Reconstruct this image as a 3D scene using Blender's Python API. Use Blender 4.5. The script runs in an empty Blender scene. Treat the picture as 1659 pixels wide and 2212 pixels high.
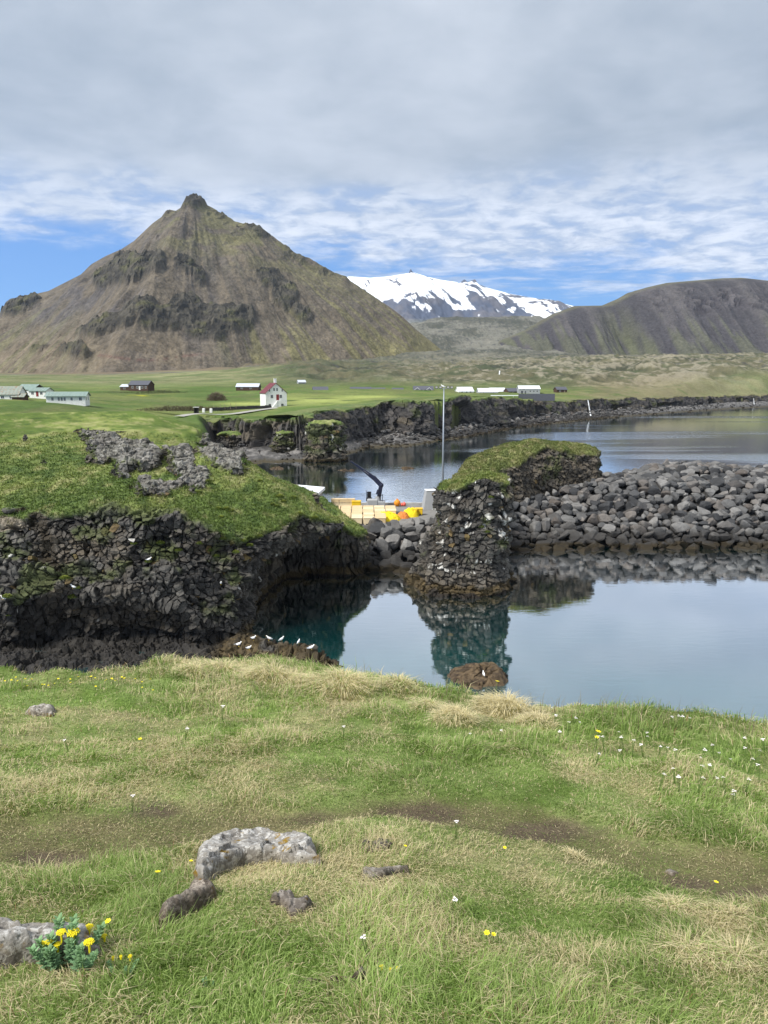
import bpy, math, random
import numpy as np
from mathutils import Vector
R = math.radians
PI = math.pi
random.seed(7)
RNG = np.random.default_rng(11)
scene = bpy.context.scene
C = scene.collection

# ------------------------------------------------------------------ camera
FL = 1662.0; CX = 829.5; CY = 1106.0; PITCH = R(10.0); CAMZ = 20.0
cd = bpy.data.cameras.new('camera'); cam = bpy.data.objects.new('camera', cd); C.objects.link(cam)
cam.location = (0, 0, CAMZ); cam.rotation_euler = (R(90) - PITCH, 0, 0)
cd.sensor_fit = 'HORIZONTAL'; cd.sensor_width = 36; cd.lens = 36 * FL / 1659.0
cd.clip_start = 0.1; cd.clip_end = 30000
scene.camera = cam

# ------------------------------------------------------------------ light
SUN_EL, SUN_AZ = 48.0, -125.0      # azimuth measured from +Y towards +X
sd_ = bpy.data.lights.new('sun', 'SUN'); sun = bpy.data.objects.new('sun', sd_); C.objects.link(sun)
sd_.energy = 3.7; sd_.angle = R(14); sd_.color = (1.0, 0.965, 0.91)
sv = Vector((math.sin(R(SUN_AZ)) * math.cos(R(SUN_EL)), math.cos(R(SUN_AZ)) * math.cos(R(SUN_EL)), math.sin(R(SUN_EL))))
sun.rotation_euler = sv.to_track_quat('Z', 'Y').to_euler()
sun.location = (0, 0, 60)
scene.view_settings.view_transform = 'Standard'; scene.view_settings.look = 'None'
scene.view_settings.exposure = 0.55; scene.view_settings.gamma = 1.0
scene.cycles.max_bounces = 6; scene.cycles.diffuse_bounces = 3; scene.cycles.glossy_bounces = 3
scene.cycles.transmission_bounces = 3; scene.cycles.volume_bounces = 0; scene.cycles.transparent_max_bounces = 6

class NT:
    """small node-tree writer"""
    def __init__(s, tree): s.t = tree; s.n = tree.nodes; s.l = tree.links
    def put(s, sock, v):
        if v is None: return
        if isinstance(v, bpy.types.NodeSocket): s.l.new(v, sock)
        else: sock.default_value = v
    def m(s, op, a, b=None, c=None, clamp=False):
        n = s.n.new('ShaderNodeMath'); n.operation = op; n.use_clamp = clamp
        for i, v in enumerate((a, b, c)): s.put(n.inputs[i], v) if v is not None else None
        return n.outputs[0]
    def vm(s, op, a, b=None, scale=None):
        n = s.n.new('ShaderNodeVectorMath'); n.operation = op
        s.put(n.inputs[0], a)
        if b is not None: s.put(n.inputs[1], b)
        if scale is not None: s.put(n.inputs['Scale'], scale)
        return n.outputs[0]
    def noise(s, vec, scale, detail=4, rough=0.55, dist=0.0, out=0):
        n = s.n.new('ShaderNodeTexNoise'); s.put(n.inputs['Vector'], vec)
        n.inputs['Scale'].default_value = scale; n.inputs['Detail'].default_value = detail
        n.inputs['Roughness'].default_value = rough; n.inputs['Distortion'].default_value = dist
        return n.outputs[out]
    def vor(s, vec, scale, feature='F1', out='Distance'):
        n = s.n.new('ShaderNodeTexVoronoi'); n.feature = feature; s.put(n.inputs['Vector'], vec); n.inputs['Scale'].default_value = scale
        return n.outputs[out]
    def mr(s, v, a, b, c=0.0, d=1.0, smooth=True):
        n = s.n.new('ShaderNodeMapRange'); n.interpolation_type = 'SMOOTHSTEP' if smooth else 'LINEAR'
        for i, x in enumerate((v, a, b, c, d)): s.put(n.inputs[i], x)
        return n.outputs[0]
    def mix(s, f, a, b, mode='MIX'):
        n = s.n.new('ShaderNodeMix'); n.data_type = 'RGBA'; n.blend_type = mode
        s.put(n.inputs['Factor'], f); s.put(n.inputs['A'], c4(a)); s.put(n.inputs['B'], c4(b))
        return n.outputs['Result']
    def sep(s, v):
        n = s.n.new('ShaderNodeSeparateXYZ'); s.put(n.inputs[0], v); return n.outputs
    def comb(s, x, y, z):
        n = s.n.new('ShaderNodeCombineXYZ')
        for i, v in enumerate((x, y, z)): s.put(n.inputs[i], v)
        return n.outputs[0]
def c4(v):
    if isinstance(v, (tuple, list)) and len(v) == 3: return (*v, 1.0)
    return v

world = bpy.data.worlds.new('World'); scene.world = world; world.use_nodes = True
w = NT(world.node_tree); w.n.clear()
out = w.n.new('ShaderNodeOutputWorld'); bg = w.n.new('ShaderNodeBackground')
w.l.new(bg.outputs[0], out.inputs[0]); bg.inputs['Strength'].default_value = 0.1
sky = w.n.new('ShaderNodeTexSky'); sky.sky_type = 'NISHITA'; sky.sun_disc = False
sky.sun_elevation = R(SUN_EL); sky.sun_rotation = R(SUN_AZ); sky.altitude = 20; sky.air_density = 1.0; sky.dust_density = 0.3; sky.ozone_density = 2.0
dirv = w.n.new('ShaderNodeTexCoord').outputs['Generated']
dx, dy, dz = w.sep(dirv)
el = w.m('MULTIPLY', w.m('ARCSINE', dz), 180 / PI)
az = w.m('MULTIPLY', w.m('ARCTAN2', dx, dy), 180 / PI)
zz = w.m('ADD', w.m('MAXIMUM', dz, 0.0), 0.11)
pl = w.comb(w.m('DIVIDE', dx, zz), w.m('DIVIDE', dy, zz), 0.0)       # the flat cloud layer, seen in perspective
pl2 = w.vm('MULTIPLY', pl, (1.0, 1.0, 1.0))
nbig = w.noise(pl2, 0.75, 5, 0.55, 0.3)
nmid = w.noise(pl2, 2.8, 5, 0.6, 0.3)
nfine = w.noise(pl2, 8.0, 5, 0.62, 0.4)
# coverage: solid above, breaking up towards the horizon
edge = w.m('SUBTRACT', 7.9, w.m('MULTIPLY', az, 0.075))
e2 = w.m('ADD', w.m('SUBTRACT', el, edge), w.m('MULTIPLY', w.m('SUBTRACT', nbig, 0.5), 9.0))
e3 = w.m('ADD', e2, w.m('MULTIPLY', w.m('SUBTRACT', nmid, 0.5), 6.0))
cov_main = w.mr(e3, -1.0, 2.0)
broken = w.mr(w.m('ADD', w.m('MULTIPLY', nmid, 0.55), w.m('MULTIPLY', nfine, 0.45)), 0.36, 0.53)
solid = w.mr(w.m('ADD', el, w.m('MULTIPLY', w.m('SUBTRACT', nbig, 0.5), 10.0)), 8.5, 13.5)
cov = w.m('MULTIPLY', cov_main, w.m('MAXIMUM', w.m('ADD', w.m('MULTIPLY', broken, 0.28), 0.71), solid), clamp=True)
wv = w.vm('MULTIPLY', dirv, (7.0, 7.0, 62.0))
wn = w.noise(wv, 1.0, 5, 0.6, 0.25)
wisp = w.m('MULTIPLY', w.mr(wn, 0.47, 0.66), w.m('MULTIPLY', w.mr(el, 3.6, 5.2), w.mr(az, -14.0, -2.0)))
wisp = w.m('MULTIPLY', wisp, 0.7)
cov = w.m('MAXIMUM', cov, wisp)
# cloud colour (x10: the background strength is 0.1)
grey = w.mix(w.mr(w.m('ADD', w.m('MULTIPLY', nbig, 0.75), w.m('MULTIPLY', nmid, 0.25)), 0.34, 0.66), (2.6, 3.1, 3.75), (4.8, 5.2, 5.8))
white = w.mix(w.mr(w.m('ADD', w.m('MULTIPLY', nmid, 0.5), w.m('MULTIPLY', nfine, 0.5)), 0.40, 0.62), (3.6, 4.3, 5.5), (6.3, 6.7, 7.5))
hi = w.mr(w.m('ADD', el, w.m('MULTIPLY', w.m('SUBTRACT', nbig, 0.5), 14.0)), 9.5, 15.0)
cl = w.mix(hi, white, grey)
cl = w.mix(w.mr(el, 26, 60), cl, (7.0, 7.3, 7.8))         # thinner, brighter cloud overhead
blue = w.mix(w.mr(el, 0.0, 12.0), (1.45, 3.5, 7.0), (0.75, 2.3, 5.8))
nish = w.mix(0.88, sky.outputs[0], blue)
w.l.new(w.mix(cov, nish, cl), bg.inputs['Color'])
world.cycles.sampling_method = 'MANUAL'; world.cycles.sample_map_resolution = 512

# ------------------------------------------------------------------ rays and pixels (used to place real things at their real distance)
ct, st = math.cos(PITCH), math.sin(PITCH)
def ray(px, py):
    a = (px - CX) / FL; b = (CY - py) / FL
    return np.array([a, ct + b * st, -st + b * ct])
def AT(px, py, t): return np.array([0, 0, CAMZ]) + ray(px, py) * t
def G(px, py, z=0.0):
    d = ray(px, py); return np.array([0, 0, CAMZ]) + d * ((z - CAMZ) / d[2])
def ATY(px, py, Y):
    d = ray(px, py); return np.array([0, 0, CAMZ]) + d * (Y / d[1])
def proj(X, Y, Z):
    Zc = Z - CAMZ; dep = Y * ct - Zc * st; up = Y * st + Zc * ct
    return CX + FL * X / dep, CY - FL * up / dep

# ------------------------------------------------------------------ noise
def _h(ix, iy, iz, seed):
    a = (ix.astype(np.int64) * 73856093) ^ (iy.astype(np.int64) * 19349663) ^ (iz.astype(np.int64) * 83492791) ^ (seed * 2654435761)
    a = a.astype(np.uint64) & np.uint64(0xFFFFFFFF)
    a = ((a ^ (a >> np.uint64(16))) * np.uint64(0x45d9f3b)) & np.uint64(0xFFFFFFFF)
    a = ((a ^ (a >> np.uint64(16))) * np.uint64(0x45d9f3b)) & np.uint64(0xFFFFFFFF)
    a = a ^ (a >> np.uint64(16))
    return (a & np.uint64(0xFFFFFF)).astype(np.float64) / float(0xFFFFFF)
def vn(x, y, z=None, seed=0):
    x = np.asarray(x, float); y = np.asarray(y, float); z = np.zeros_like(x) if z is None else np.asarray(z, float)
    x, y, z = np.broadcast_arrays(x, y, z)
    i, j, k = np.floor(x), np.floor(y), np.floor(z)
    f, g, h = x - i, y - j, z - k
    f = f * f * (3 - 2 * f); g = g * g * (3 - 2 * g); h = h * h * (3 - 2 * h)
    r = 0
    for a in (0, 1):
        for b in (0, 1):
            for c in (0, 1):
                r = r + _h(i + a, j + b, k + c, seed) * (f if a else 1 - f) * (g if b else 1 - g) * (h if c else 1 - h)
    return r
def fbm(x, y, z=None, o=4, seed=0, g=0.5):
    r = 0; a = 1; s = 0; q = 1.0
    for n in range(o):
        r = r + a * (vn(x * q, y * q, None if z is None else z * q, seed + n * 7) - 0.5) * 2; s += a; a *= g; q *= 2.03
    return r / s
def vor(x, y, z, seed=0):
    """returns F1, F2, cell random, vector from cell centre"""
    i, j, k = np.floor(x), np.floor(y), np.floor(z)
    F1 = np.full(x.shape, 9.0); F2 = F1.copy(); rid = np.zeros(x.shape); vx = rid.copy(); vy = rid.copy(); vz = rid.copy()
    for a in (-1, 0, 1):
        for b in (-1, 0, 1):
            for c in (-1, 0, 1):
                ii, jj, kk = i + a, j + b, k + c
                ex = x - (ii + _h(ii, jj, kk, seed)); ey = y - (jj + _h(ii, jj, kk, seed + 1)); ez = z - (kk + _h(ii, jj, kk, seed + 2))
                d = ex * ex + ey * ey + ez * ez
                n = d < F1
                F2 = np.where(n, F1, np.minimum(F2, d)); F1 = np.where(n, d, F1)
                rid = np.where(n, _h(ii, jj, kk, seed + 3), rid)
                vx = np.where(n, ex, vx); vy = np.where(n, ey, vy); vz = np.where(n, ez, vz)
    return np.sqrt(F1), np.sqrt(F2), rid, (vx, vy, vz)
def ss(a, b, x):
    t = np.clip((x - a) / (b - a), 0, 1); return t * t * (3 - 2 * t)
def lerp(a, b, t): return a + (b - a) * t
def cmix(a, b, t):
    a = np.asarray(a, float); b = np.asarray(b, float)
    if a.ndim == 1: a = a[None]
    if b.ndim == 1: b = b[None]
    return a + (b - a) * np.asarray(t)[..., None]
def sdpoly(X, Y, P):
    """signed distance (negative inside) to polygon P"""
    P = np.asarray(P, float); d = np.full(X.shape, 1e18); ins = np.zeros(X.shape, bool)
    n = len(P)
    for q in range(n):
        ax, ay = P[q]; bx, by = P[(q + 1) % n]
        ex, ey = bx - ax, by - ay; wx, wy = X - ax, Y - ay
        t = np.clip((wx * ex + wy * ey) / (ex * ex + ey * ey), 0, 1)
        d = np.minimum(d, (wx - ex * t) ** 2 + (wy - ey * t) ** 2)
        c = ((ay > Y) != (by > Y)) & (X < (bx - ax) * (Y - ay) / (by - ay + 1e-12) + ax)
        ins ^= c
    return np.where(ins, -1, 1) * np.sqrt(d)
def rbf(P, V):
    P = np.asarray(P, float); V = np.asarray(V, float); n = len(P)
    D = np.sqrt(((P[:, None] - P[None]) ** 2).sum(-1))
    A = np.zeros((n + 3, n + 3)); A[:n, :n] = D + 0 * np.eye(n); A[:n, n] = 1; A[:n, n + 1:] = P; A[n, :n] = 1; A[n + 1:, :n] = P.T
    c = np.linalg.solve(A, np.concatenate([V, np.zeros(3)]))
    def f(x, y):
        r = c[n] + c[n + 1] * x + c[n + 2] * y
        for q in range(n): r = r + c[q] * np.sqrt((x - P[q, 0]) ** 2 + (y - P[q, 1]) ** 2 + 1e-9)
        return r
    return f
def smax(a, b, k):
    h = np.clip(0.5 + 0.5 * (a - b) / k, 0, 1); return b + (a - b) * h + k * h * (1 - h)

# ------------------------------------------------------------------ meshes
def tag(o, label=None, cat=None, group=None, kind=None):
    if label: o['label'] = label
    if cat: o['category'] = cat
    if group: o['group'] = group
    if kind: o['kind'] = kind
    return o
def np_mesh(name, V, F, mat=None, parent=None, col=None, attrs=None, smooth=False, F3=None):
    """mesh straight from arrays; F quads (n,4), F3 extra triangles (m,3)"""
    V = np.asarray(V, np.float32); me = bpy.data.meshes.new(name)
    me.vertices.add(len(V)); me.vertices.foreach_set('co', V.ravel())
    F = np.zeros((0, 4), np.int32) if F is None else np.asarray(F, np.int32)
    T = np.zeros((0, 3), np.int32) if F3 is None else np.asarray(F3, np.int32)
    k = F.shape[1] if len(F) else 4
    nl = F.size + T.size; me.loops.add(nl)
    me.loops.foreach_set('vertex_index', np.concatenate([F.ravel(), T.ravel()]))
    me.polygons.add(len(F) + len(T))
    ls = np.concatenate([np.arange(len(F)) * k, F.size + np.arange(len(T)) * 3]).astype(np.int32)
    me.polygons.foreach_set('loop_start', ls)
    me.polygons.foreach_set('use_smooth', np.full(len(ls), smooth))
    if col is not None:
        a = me.color_attributes.new('Col', 'FLOAT_COLOR', 'POINT')
        cc = np.ones((len(V), 4), np.float32); cc[:, :3] = col; a.data.foreach_set('color', cc.ravel())
    me.update(calc_edges=True)
    if mat: me.materials.append(mat)
    o = bpy.data.objects.new(name, me); C.objects.link(o); o.parent = parent
    return o
def empty(name, loc, rz=0.0):
    o = bpy.data.objects.new(name, None); C.objects.link(o); o.location = Vector([float(v) for v in loc]); o.rotation_euler = (0, 0, rz)
    o.empty_display_size = 0.1
    return o
class MB:
    """collects simple solids into one mesh"""
    def __init__(s): s.v = []; s.f = []
    def add(s, vs, fs):
        b = len(s.v); s.v += [tuple(v) for v in vs]; s.f += [tuple(b + i for i in f) for f in fs]; return s
    def box(s, x0, x1, y0, y1, z0, z1):
        v = [(x, y, z) for z in (z0, z1) for y in (y0, y1) for x in (x0, x1)]
        return s.add(v, [(0, 2, 3, 1), (4, 5, 7, 6), (0, 1, 5, 4), (2, 6, 7, 3), (0, 4, 6, 2), (1, 3, 7, 5)])
    def bbox(s, x0, x1, y0, y1, z0, z1, b=0.02):
        """box with chamfered vertical edges and top"""
        pts = [(x0 + b, y0), (x1 - b, y0), (x1, y0 + b), (x1, y1 - b), (x1 - b, y1), (x0 + b, y1), (x0, y1 - b), (x0, y0 + b)]
        pin = [(min(max(x, x0 + b), x1 - b), min(max(y, y0 + b), y1 - b)) for x, y in pts]
        v = [(x, y, z0) for x, y in pts] + [(x, y, z1 - b) for x, y in pts] + [(x, y, z1) for x, y in pin]
        f = [tuple(range(7, -1, -1)), tuple(range(16, 24))]
        for i in range(8):
            j = (i + 1) % 8; f += [(i, j, 8 + j, 8 + i), (8 + i, 8 + j, 16 + j, 16 + i)]
        return s.add(v, f)
    def tube(s, p, q, r0, r1=None, n=8, cap=True):
        r1 = r0 if r1 is None else r1
        p, q = Vector(p), Vector(q); d = (q - p).normalized()
        a = d.cross(Vector((0, 0, 1)) if abs(d.z) < 0.9 else Vector((1, 0, 0))).normalized(); b = d.cross(a)
        v = []
        for c, r in ((p, r0), (q, r1)):
            for i in range(n):
                t = 2 * PI * i / n; v.append(c + a * (r * math.cos(t)) + b * (r * math.sin(t)))
        f = [(i, (i + 1) % n, n + (i + 1) % n, n + i) for i in range(n)]
        if cap: f += [tuple(range(n - 1, -1, -1)), tuple(range(n, 2 * n))]
        return s.add(v, f)
    def beam(s, p, q, wx, wz):
        """square bar from p to q"""
        p, q = Vector(p), Vector(q); d = (q - p).normalized()
        a = d.cross(Vector((0, 1, 0)) if abs(d.y) < 0.9 else Vector((1, 0, 0))).normalized(); b = d.cross(a)
        v = [c + a * (i * wx / 2) + b * (j * wz / 2) for c in (p, q) for i, j in ((-1, -1), (1, -1), (1, 1), (-1, 1))]
        return s.add(v, [(3, 2, 1, 0), (4, 5, 6, 7), (0, 1, 5, 4), (1, 2, 6, 5), (2, 3, 7, 6), (3, 0, 4, 7)])
    def ball(s, c, r, n=8, m=6, sq=(1, 1, 1)):
        v = [(c[0], c[1], c[2] - r * sq[2])]
        for j in range(1, m):
            t = PI * j / m
            for i in range(n):
                a = 2 * PI * i / n; v.append((c[0] + r * sq[0] * math.sin(t) * math.cos(a), c[1] + r * sq[1] * math.sin(t) * math.sin(a), c[2] - r * sq[2] * math.cos(t)))
        v.append((c[0], c[1], c[2] + r * sq[2])); L = len(v) - 1
        f = [(0, 1 + (i + 1) % n, 1 + i) for i in range(n)]
        for j in range(m - 2):
            for i in range(n):
                a = 1 + j * n + i; b = 1 + j * n + (i + 1) % n; f.append((a, b, b + n, a + n))
        f += [(L, 1 + (m - 2) * n + i, 1 + (m - 2) * n + (i + 1) % n) for i in range(n)]
        return s.add(v, f)
    def build(s, name, mat, parent=None, smooth=False):
        me = bpy.data.meshes.new(name); me.from_pydata([tuple(float(c) for c in v) for v in s.v], [], s.f); me.update()
        if smooth: me.polygons.foreach_set('use_smooth', [True] * len(me.polygons))
        me.materials.append(mat); o = bpy.data.objects.new(name, me); C.objects.link(o); o.parent = parent
        return o
def copy_tree(o, parent=None):
    c = o.copy(); C.objects.link(c); c.parent = parent
    for ch in list(o.children): copy_tree(ch, c)
    return c
def grid_faces(nu, nv):
    i = np.arange(nu - 1)[:, None] * nv + np.arange(nv - 1)[None]
    return np.stack([i, i + nv, i + nv + 1, i + 1], -1).reshape(-1, 4)
def vnormals(V, F):
    a, b, c, d = (V[F[:, q]] for q in (0, 1, 2, -1))
    n = np.cross(c - a, d - b) if F.shape[1] == 4 else np.cross(b - a, c - a)
    N = np.zeros_like(V)
    for q in range(F.shape[1]):
        for k in range(3): N[:, k] += np.bincount(F[:, q], n[:, k], len(V))
    return N / (np.linalg.norm(N, axis=1, keepdims=True) + 1e-12)
def surface_nets(F, o, h):
    S = F < 0; c = [(a, b, d) for a in (0, 1) for b in (0, 1) for d in (0, 1)]
    nx, ny, nz = F.shape
    cnt = np.zeros((nx - 1, ny - 1, nz - 1), np.int8)
    for a, b, d in c: cnt += S[a:nx - 1 + a, b:ny - 1 + b, d:nz - 1 + d]
    idx = np.argwhere((cnt > 0) & (cnt < 8)); i, j, k = idx.T
    val = {q: F[i + q[0], j + q[1], k + q[2]] for q in c}
    acc = np.zeros((len(idx), 3)); num = np.zeros(len(idx))
    for p in c:
        for ax in range(3):
            if p[ax] == 0:
                q = list(p); q[ax] = 1; q = tuple(q); va, vb = val[p], val[q]
                x = (va < 0) != (vb < 0); t = np.where(x, va / np.where(x, va - vb, 1), 0)
                pos = np.tile(np.array(p, float), (len(idx), 1)); pos[:, ax] += t
                acc += pos * x[:, None]; num += x
    V = np.asarray(o) + h * (idx + acc / num[:, None])
    ID = np.full((nx - 1, ny - 1, nz - 1), -1, np.int64); ID[i, j, k] = np.arange(len(idx))
    FF = []
    for ax in range(3):
        A = np.moveaxis(S, ax, 0); x = np.argwhere(A[:-1] != A[1:]); sg = A[:-1][tuple(x.T)]
        J = np.moveaxis(ID, ax, 0); e, f, g = x.T
        ok = (f > 0) & (g > 0) & (f < J.shape[1]) & (g < J.shape[2]); e, f, g, sg = e[ok], f[ok], g[ok], sg[ok]
        q = np.stack([J[e, f - 1, g - 1], J[e, f, g - 1], J[e, f, g], J[e, f - 1, g]], 1)
        if ax == 1: sg = ~sg
        q = np.where(sg[:, None], q, q[:, ::-1]); FF.append(q[(q >= 0).all(1)])
    return V, np.concatenate(FF)
def subdiv(V, F):
    n = len(V); E = np.concatenate([F[:, [0, 1]], F[:, [1, 2]], F[:, [2, 3]], F[:, [3, 0]]]); E.sort(axis=1)
    key = E[:, 0].astype(np.int64) * n + E[:, 1]; u, inv = np.unique(key, return_inverse=True)
    M = (V[u // n] + V[u % n]) / 2; Fc = V[F].mean(1); m = len(F); inv = inv + n
    e0, e1, e2, e3 = inv[:m], inv[m:2 * m], inv[2 * m:3 * m], inv[3 * m:]; fc = n + len(u) + np.arange(m)
    NF = np.concatenate([np.stack([F[:, 0], e0, fc, e3], 1), np.stack([F[:, 1], e1, fc, e0], 1), np.stack([F[:, 2], e2, fc, e1], 1), np.stack([F[:, 3], e3, fc, e2], 1)])
    return np.concatenate([V, M, Fc]), NF
def blades(name, P, L, W, lean, ang, col, mat, parent=None, coltip=None, up=0.85):
    """one mesh of curved grass blades. lean: 0 upright .. 1 lying"""
    n = len(P); da = RNG.uniform(0, 2 * PI, n) if ang is None else ang
    D = np.stack([np.cos(da), np.sin(da), np.zeros(n)], 1); sa = da + PI / 2 + RNG.normal(0, 0.5, n)
    Sd = np.stack([np.cos(sa), np.sin(sa), np.zeros(n)], 1) * (W / 2)[:, None]
    U = np.array([0, 0, 1.0]); l = lean[:, None]; LL = L[:, None]
    mid = P + U * LL * 0.52 * (1 - 0.45 * l) + D * LL * 0.5 * l * 0.6
    tip = P + U * LL * (up * (1 - 0.8 * l)) + D * LL * (0.15 + 0.85 * l)
    V = np.concatenate([P - Sd, P + Sd, mid - Sd * 0.75, mid + Sd * 0.75, tip]); i = np.arange(n)
    Q = np.stack([i, n + i, 3 * n + i, 2 * n + i], 1); T = np.stack([2 * n + i, 3 * n + i, 4 * n + i], 1)
    ctip = col if coltip is None else coltip
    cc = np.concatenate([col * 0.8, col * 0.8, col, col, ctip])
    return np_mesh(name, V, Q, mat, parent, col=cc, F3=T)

# ------------------------------------------------------------------ materials
def mat_new(name):
    m = bpy.data.materials.new(name); m.use_nodes = True; t = NT(m.node_tree); t.n.clear()
    o = t.n.new('ShaderNodeOutputMaterial'); b = t.n.new('ShaderNodeBsdfPrincipled'); t.l.new(b.outputs[0], o.inputs[0])
    return m, t, b, o
def mat_vc(name, rough=0.9, spec=0.2, s1=1.0, a1=0.25, s2=8.0, a2=0.25, bs=8.0, bstr=0.4, bdist=0.05, tint=None):
    """surface whose colour sits on the mesh, broken up by fine procedural noise and relief"""
    m, t, b, o = mat_new(name)
    at = t.n.new('ShaderNodeAttribute'); at.attribute_name = 'Col'
    pos = t.n.new('ShaderNodeNewGeometry').outputs['Position']
    n1 = t.mr(t.noise(pos, s1, 4, 0.6), 0.25, 0.75, 1 - a1, 1 + a1, False)
    n2 = t.mr(t.noise(pos, s2, 4, 0.65), 0.25, 0.75, 1 - a2, 1 + a2, False)
    k = t.m('MULTIPLY', n1, n2)
    c = t.vm('SCALE', at.outputs['Color'], scale=k)
    t.l.new(c, b.inputs['Base Color']); b.inputs['Roughness'].default_value = rough; b.inputs['Specular IOR Level'].default_value = spec
    if bstr:
        bp = t.n.new('ShaderNodeBump'); bp.inputs['Strength'].default_value = bstr; bp.inputs['Distance'].default_value = bdist
        t.l.new(t.noise(pos, bs, 6, 0.65), bp.inputs['Height']); t.l.new(bp.outputs[0], b.inputs['Normal'])
    return m
def mat_flat(name, col, rough=0.6, spec=0.3, var=0.12, scale=3.0, metal=0.0, dirt=None, bstr=0.1):
    m, t, b, o = mat_new(name)
    pos = t.n.new('ShaderNodeTexCoord').outputs['Object']
    k = t.mr(t.noise(pos, scale, 5, 0.6), 0.25, 0.75, 1 - var, 1 + var, False)
    c = t.vm('SCALE', t.mix(0.0, col, col), scale=k)
    if dirt:
        c = t.mix(t.mr(t.noise(pos, scale * 1.7, 6, 0.7), 0.5, 0.72), c, dirt)
    t.l.new(c, b.inputs['Base Color']); b.inputs['Roughness'].default_value = rough
    b.inputs['Specular IOR Level'].default_value = spec; b.inputs['Metallic'].default_value = metal
    if bstr:
        bp = t.n.new('ShaderNodeBump'); bp.inputs['Strength'].default_value = bstr; bp.inputs['Distance'].default_value = 0.02
        t.l.new(t.noise(pos, scale * 6, 4, 0.6), bp.inputs['Height']); t.l.new(bp.outputs[0], b.inputs['Normal'])
    return m
def mat_blade(name, trans=0.35):
    m, t, b, o = mat_new(name)
    at = t.n.new('ShaderNodeAttribute'); at.attribute_name = 'Col'
    t.l.new(at.outputs['Color'], b.inputs['Base Color']); b.inputs['Roughness'].default_value = 0.6; b.inputs['Specular IOR Level'].default_value = 0.25
    tr = t.n.new('ShaderNodeBsdfTranslucent'); t.l.new(t.mix(1.0, at.outputs['Color'], (1.0, 1.05, 0.6), 'MULTIPLY'), tr.inputs[0])
    mx = t.n.new('ShaderNodeMixShader'); mx.inputs[0].default_value = trans
    t.l.new(b.outputs[0], mx.inputs[1]); t.l.new(tr.outputs[0], mx.inputs[2]); t.l.new(mx.outputs[0], o.inputs[0])
    return m
M_blade = mat_blade('grass_blade')
M_rock = mat_vc('basalt', 0.85, 0.3, 1.5, 0.3, 9.0, 0.35, 7.0, 0.6, 0.08)
M_far = mat_vc('far_ground', 0.95, 0.1, 0.05, 0.2, 0.6, 0.3, 0.4, 0.5, 0.8)
M_mount = mat_vc('mountain_scree', 0.95, 0.08, 0.03, 0.2, 0.16, 0.42, 0.09, 0.9, 7.0)
M_snow = mat_vc('snow_and_lava', 0.9, 0.1, 0.01, 0.04, 0.05, 0.05, 0.02, 0.2, 6.0)
# ================================================================== SETTING
# ---- water
def build_water():
    m, t, b, o = mat_new('sea_water')
    pos = t.n.new('ShaderNodeNewGeometry').outputs['Position']
    x, y, z = t.sep(pos)
    gx = t.m('DIVIDE', t.m('SUBTRACT', x, 12.0), 9.0); gy = t.m('DIVIDE', t.m('SUBTRACT', y, 133.0), 26.0)
    ruf = t.m('POWER', 2.718, t.m('MULTIPLY', t.m('ADD', t.m('MULTIPLY', gx, gx), t.m('MULTIPLY', gy, gy)), -1.0))
    farw = t.mr(y, 95.0, 180.0)
    st_ = t.mr(t.noise(t.vm('MULTIPLY', pos, (0.006, 0.03, 0)), 1.0, 3, 0.5), 0.5, 0.62)
    amp = t.m('ADD', t.m('ADD', 0.045, t.m('MULTIPLY', ruf, 1.6)), t.m('MULTIPLY', farw, t.m('ADD', 0.07, t.m('MULTIPLY', st_, 0.5))))
    w1 = t.noise(t.vm('MULTIPLY', pos, (0.55, 1.5, 0)), 1.0, 3, 0.55, 0.4)
    w2 = t.noise(t.vm('MULTIPLY', pos, (2.4, 5.0, 0)), 1.0, 2, 0.5)
    h = t.m('MULTIPLY', t.m('ADD', w1, t.m('MULTIPLY', w2, 0.25)), amp)
    bp = t.n.new('ShaderNodeBump'); bp.inputs['Strength'].default_value = 0.55; bp.inputs['Distance'].default_value = 0.16
    t.l.new(h, bp.inputs['Height'])
    fr = t.n.new('ShaderNodeFresnel'); fr.inputs['IOR'].default_value = 1.34; t.l.new(bp.outputs[0], fr.inputs['Normal'])
    fac = t.m('MINIMUM', t.m('ADD', t.m('MULTIPLY', fr.outputs[0], 4.6), 0.12), 0.97)
    gl = t.n.new('ShaderNodeBsdfGlossy'); gl.inputs['Roughness'].default_value = 0.03; gl.inputs['Color'].default_value = (0.96, 0.98, 1, 1)
    t.l.new(bp.outputs[0], gl.inputs['Normal'])
    df = t.n.new('ShaderNodeBsdfDiffuse')
    deep = t.noise(t.vm('MULTIPLY', pos, (0.05, 0.09, 0)), 1.0, 3, 0.5)
    t.l.new(t.mix(t.mr(deep, 0.35, 0.65), (0.004, 0.052, 0.056), (0.007, 0.092, 0.086)), df.inputs[0])
    mx = t.n.new('ShaderNodeMixShader'); t.l.new(fac, mx.inputs[0]); t.l.new(df.outputs[0], mx.inputs[1]); t.l.new(gl.outputs[0], mx.inputs[2])
    t.l.new(mx.outputs[0], o.inputs[0])
    V = np.array([(-400, -60, 0), (3000, -60, 0), (3000, 2500, 0), (-400, 2500, 0)], float)
    tag(np_mesh('water', V, [(0, 1, 2, 3)], m), kind='structure')
build_water()

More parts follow.
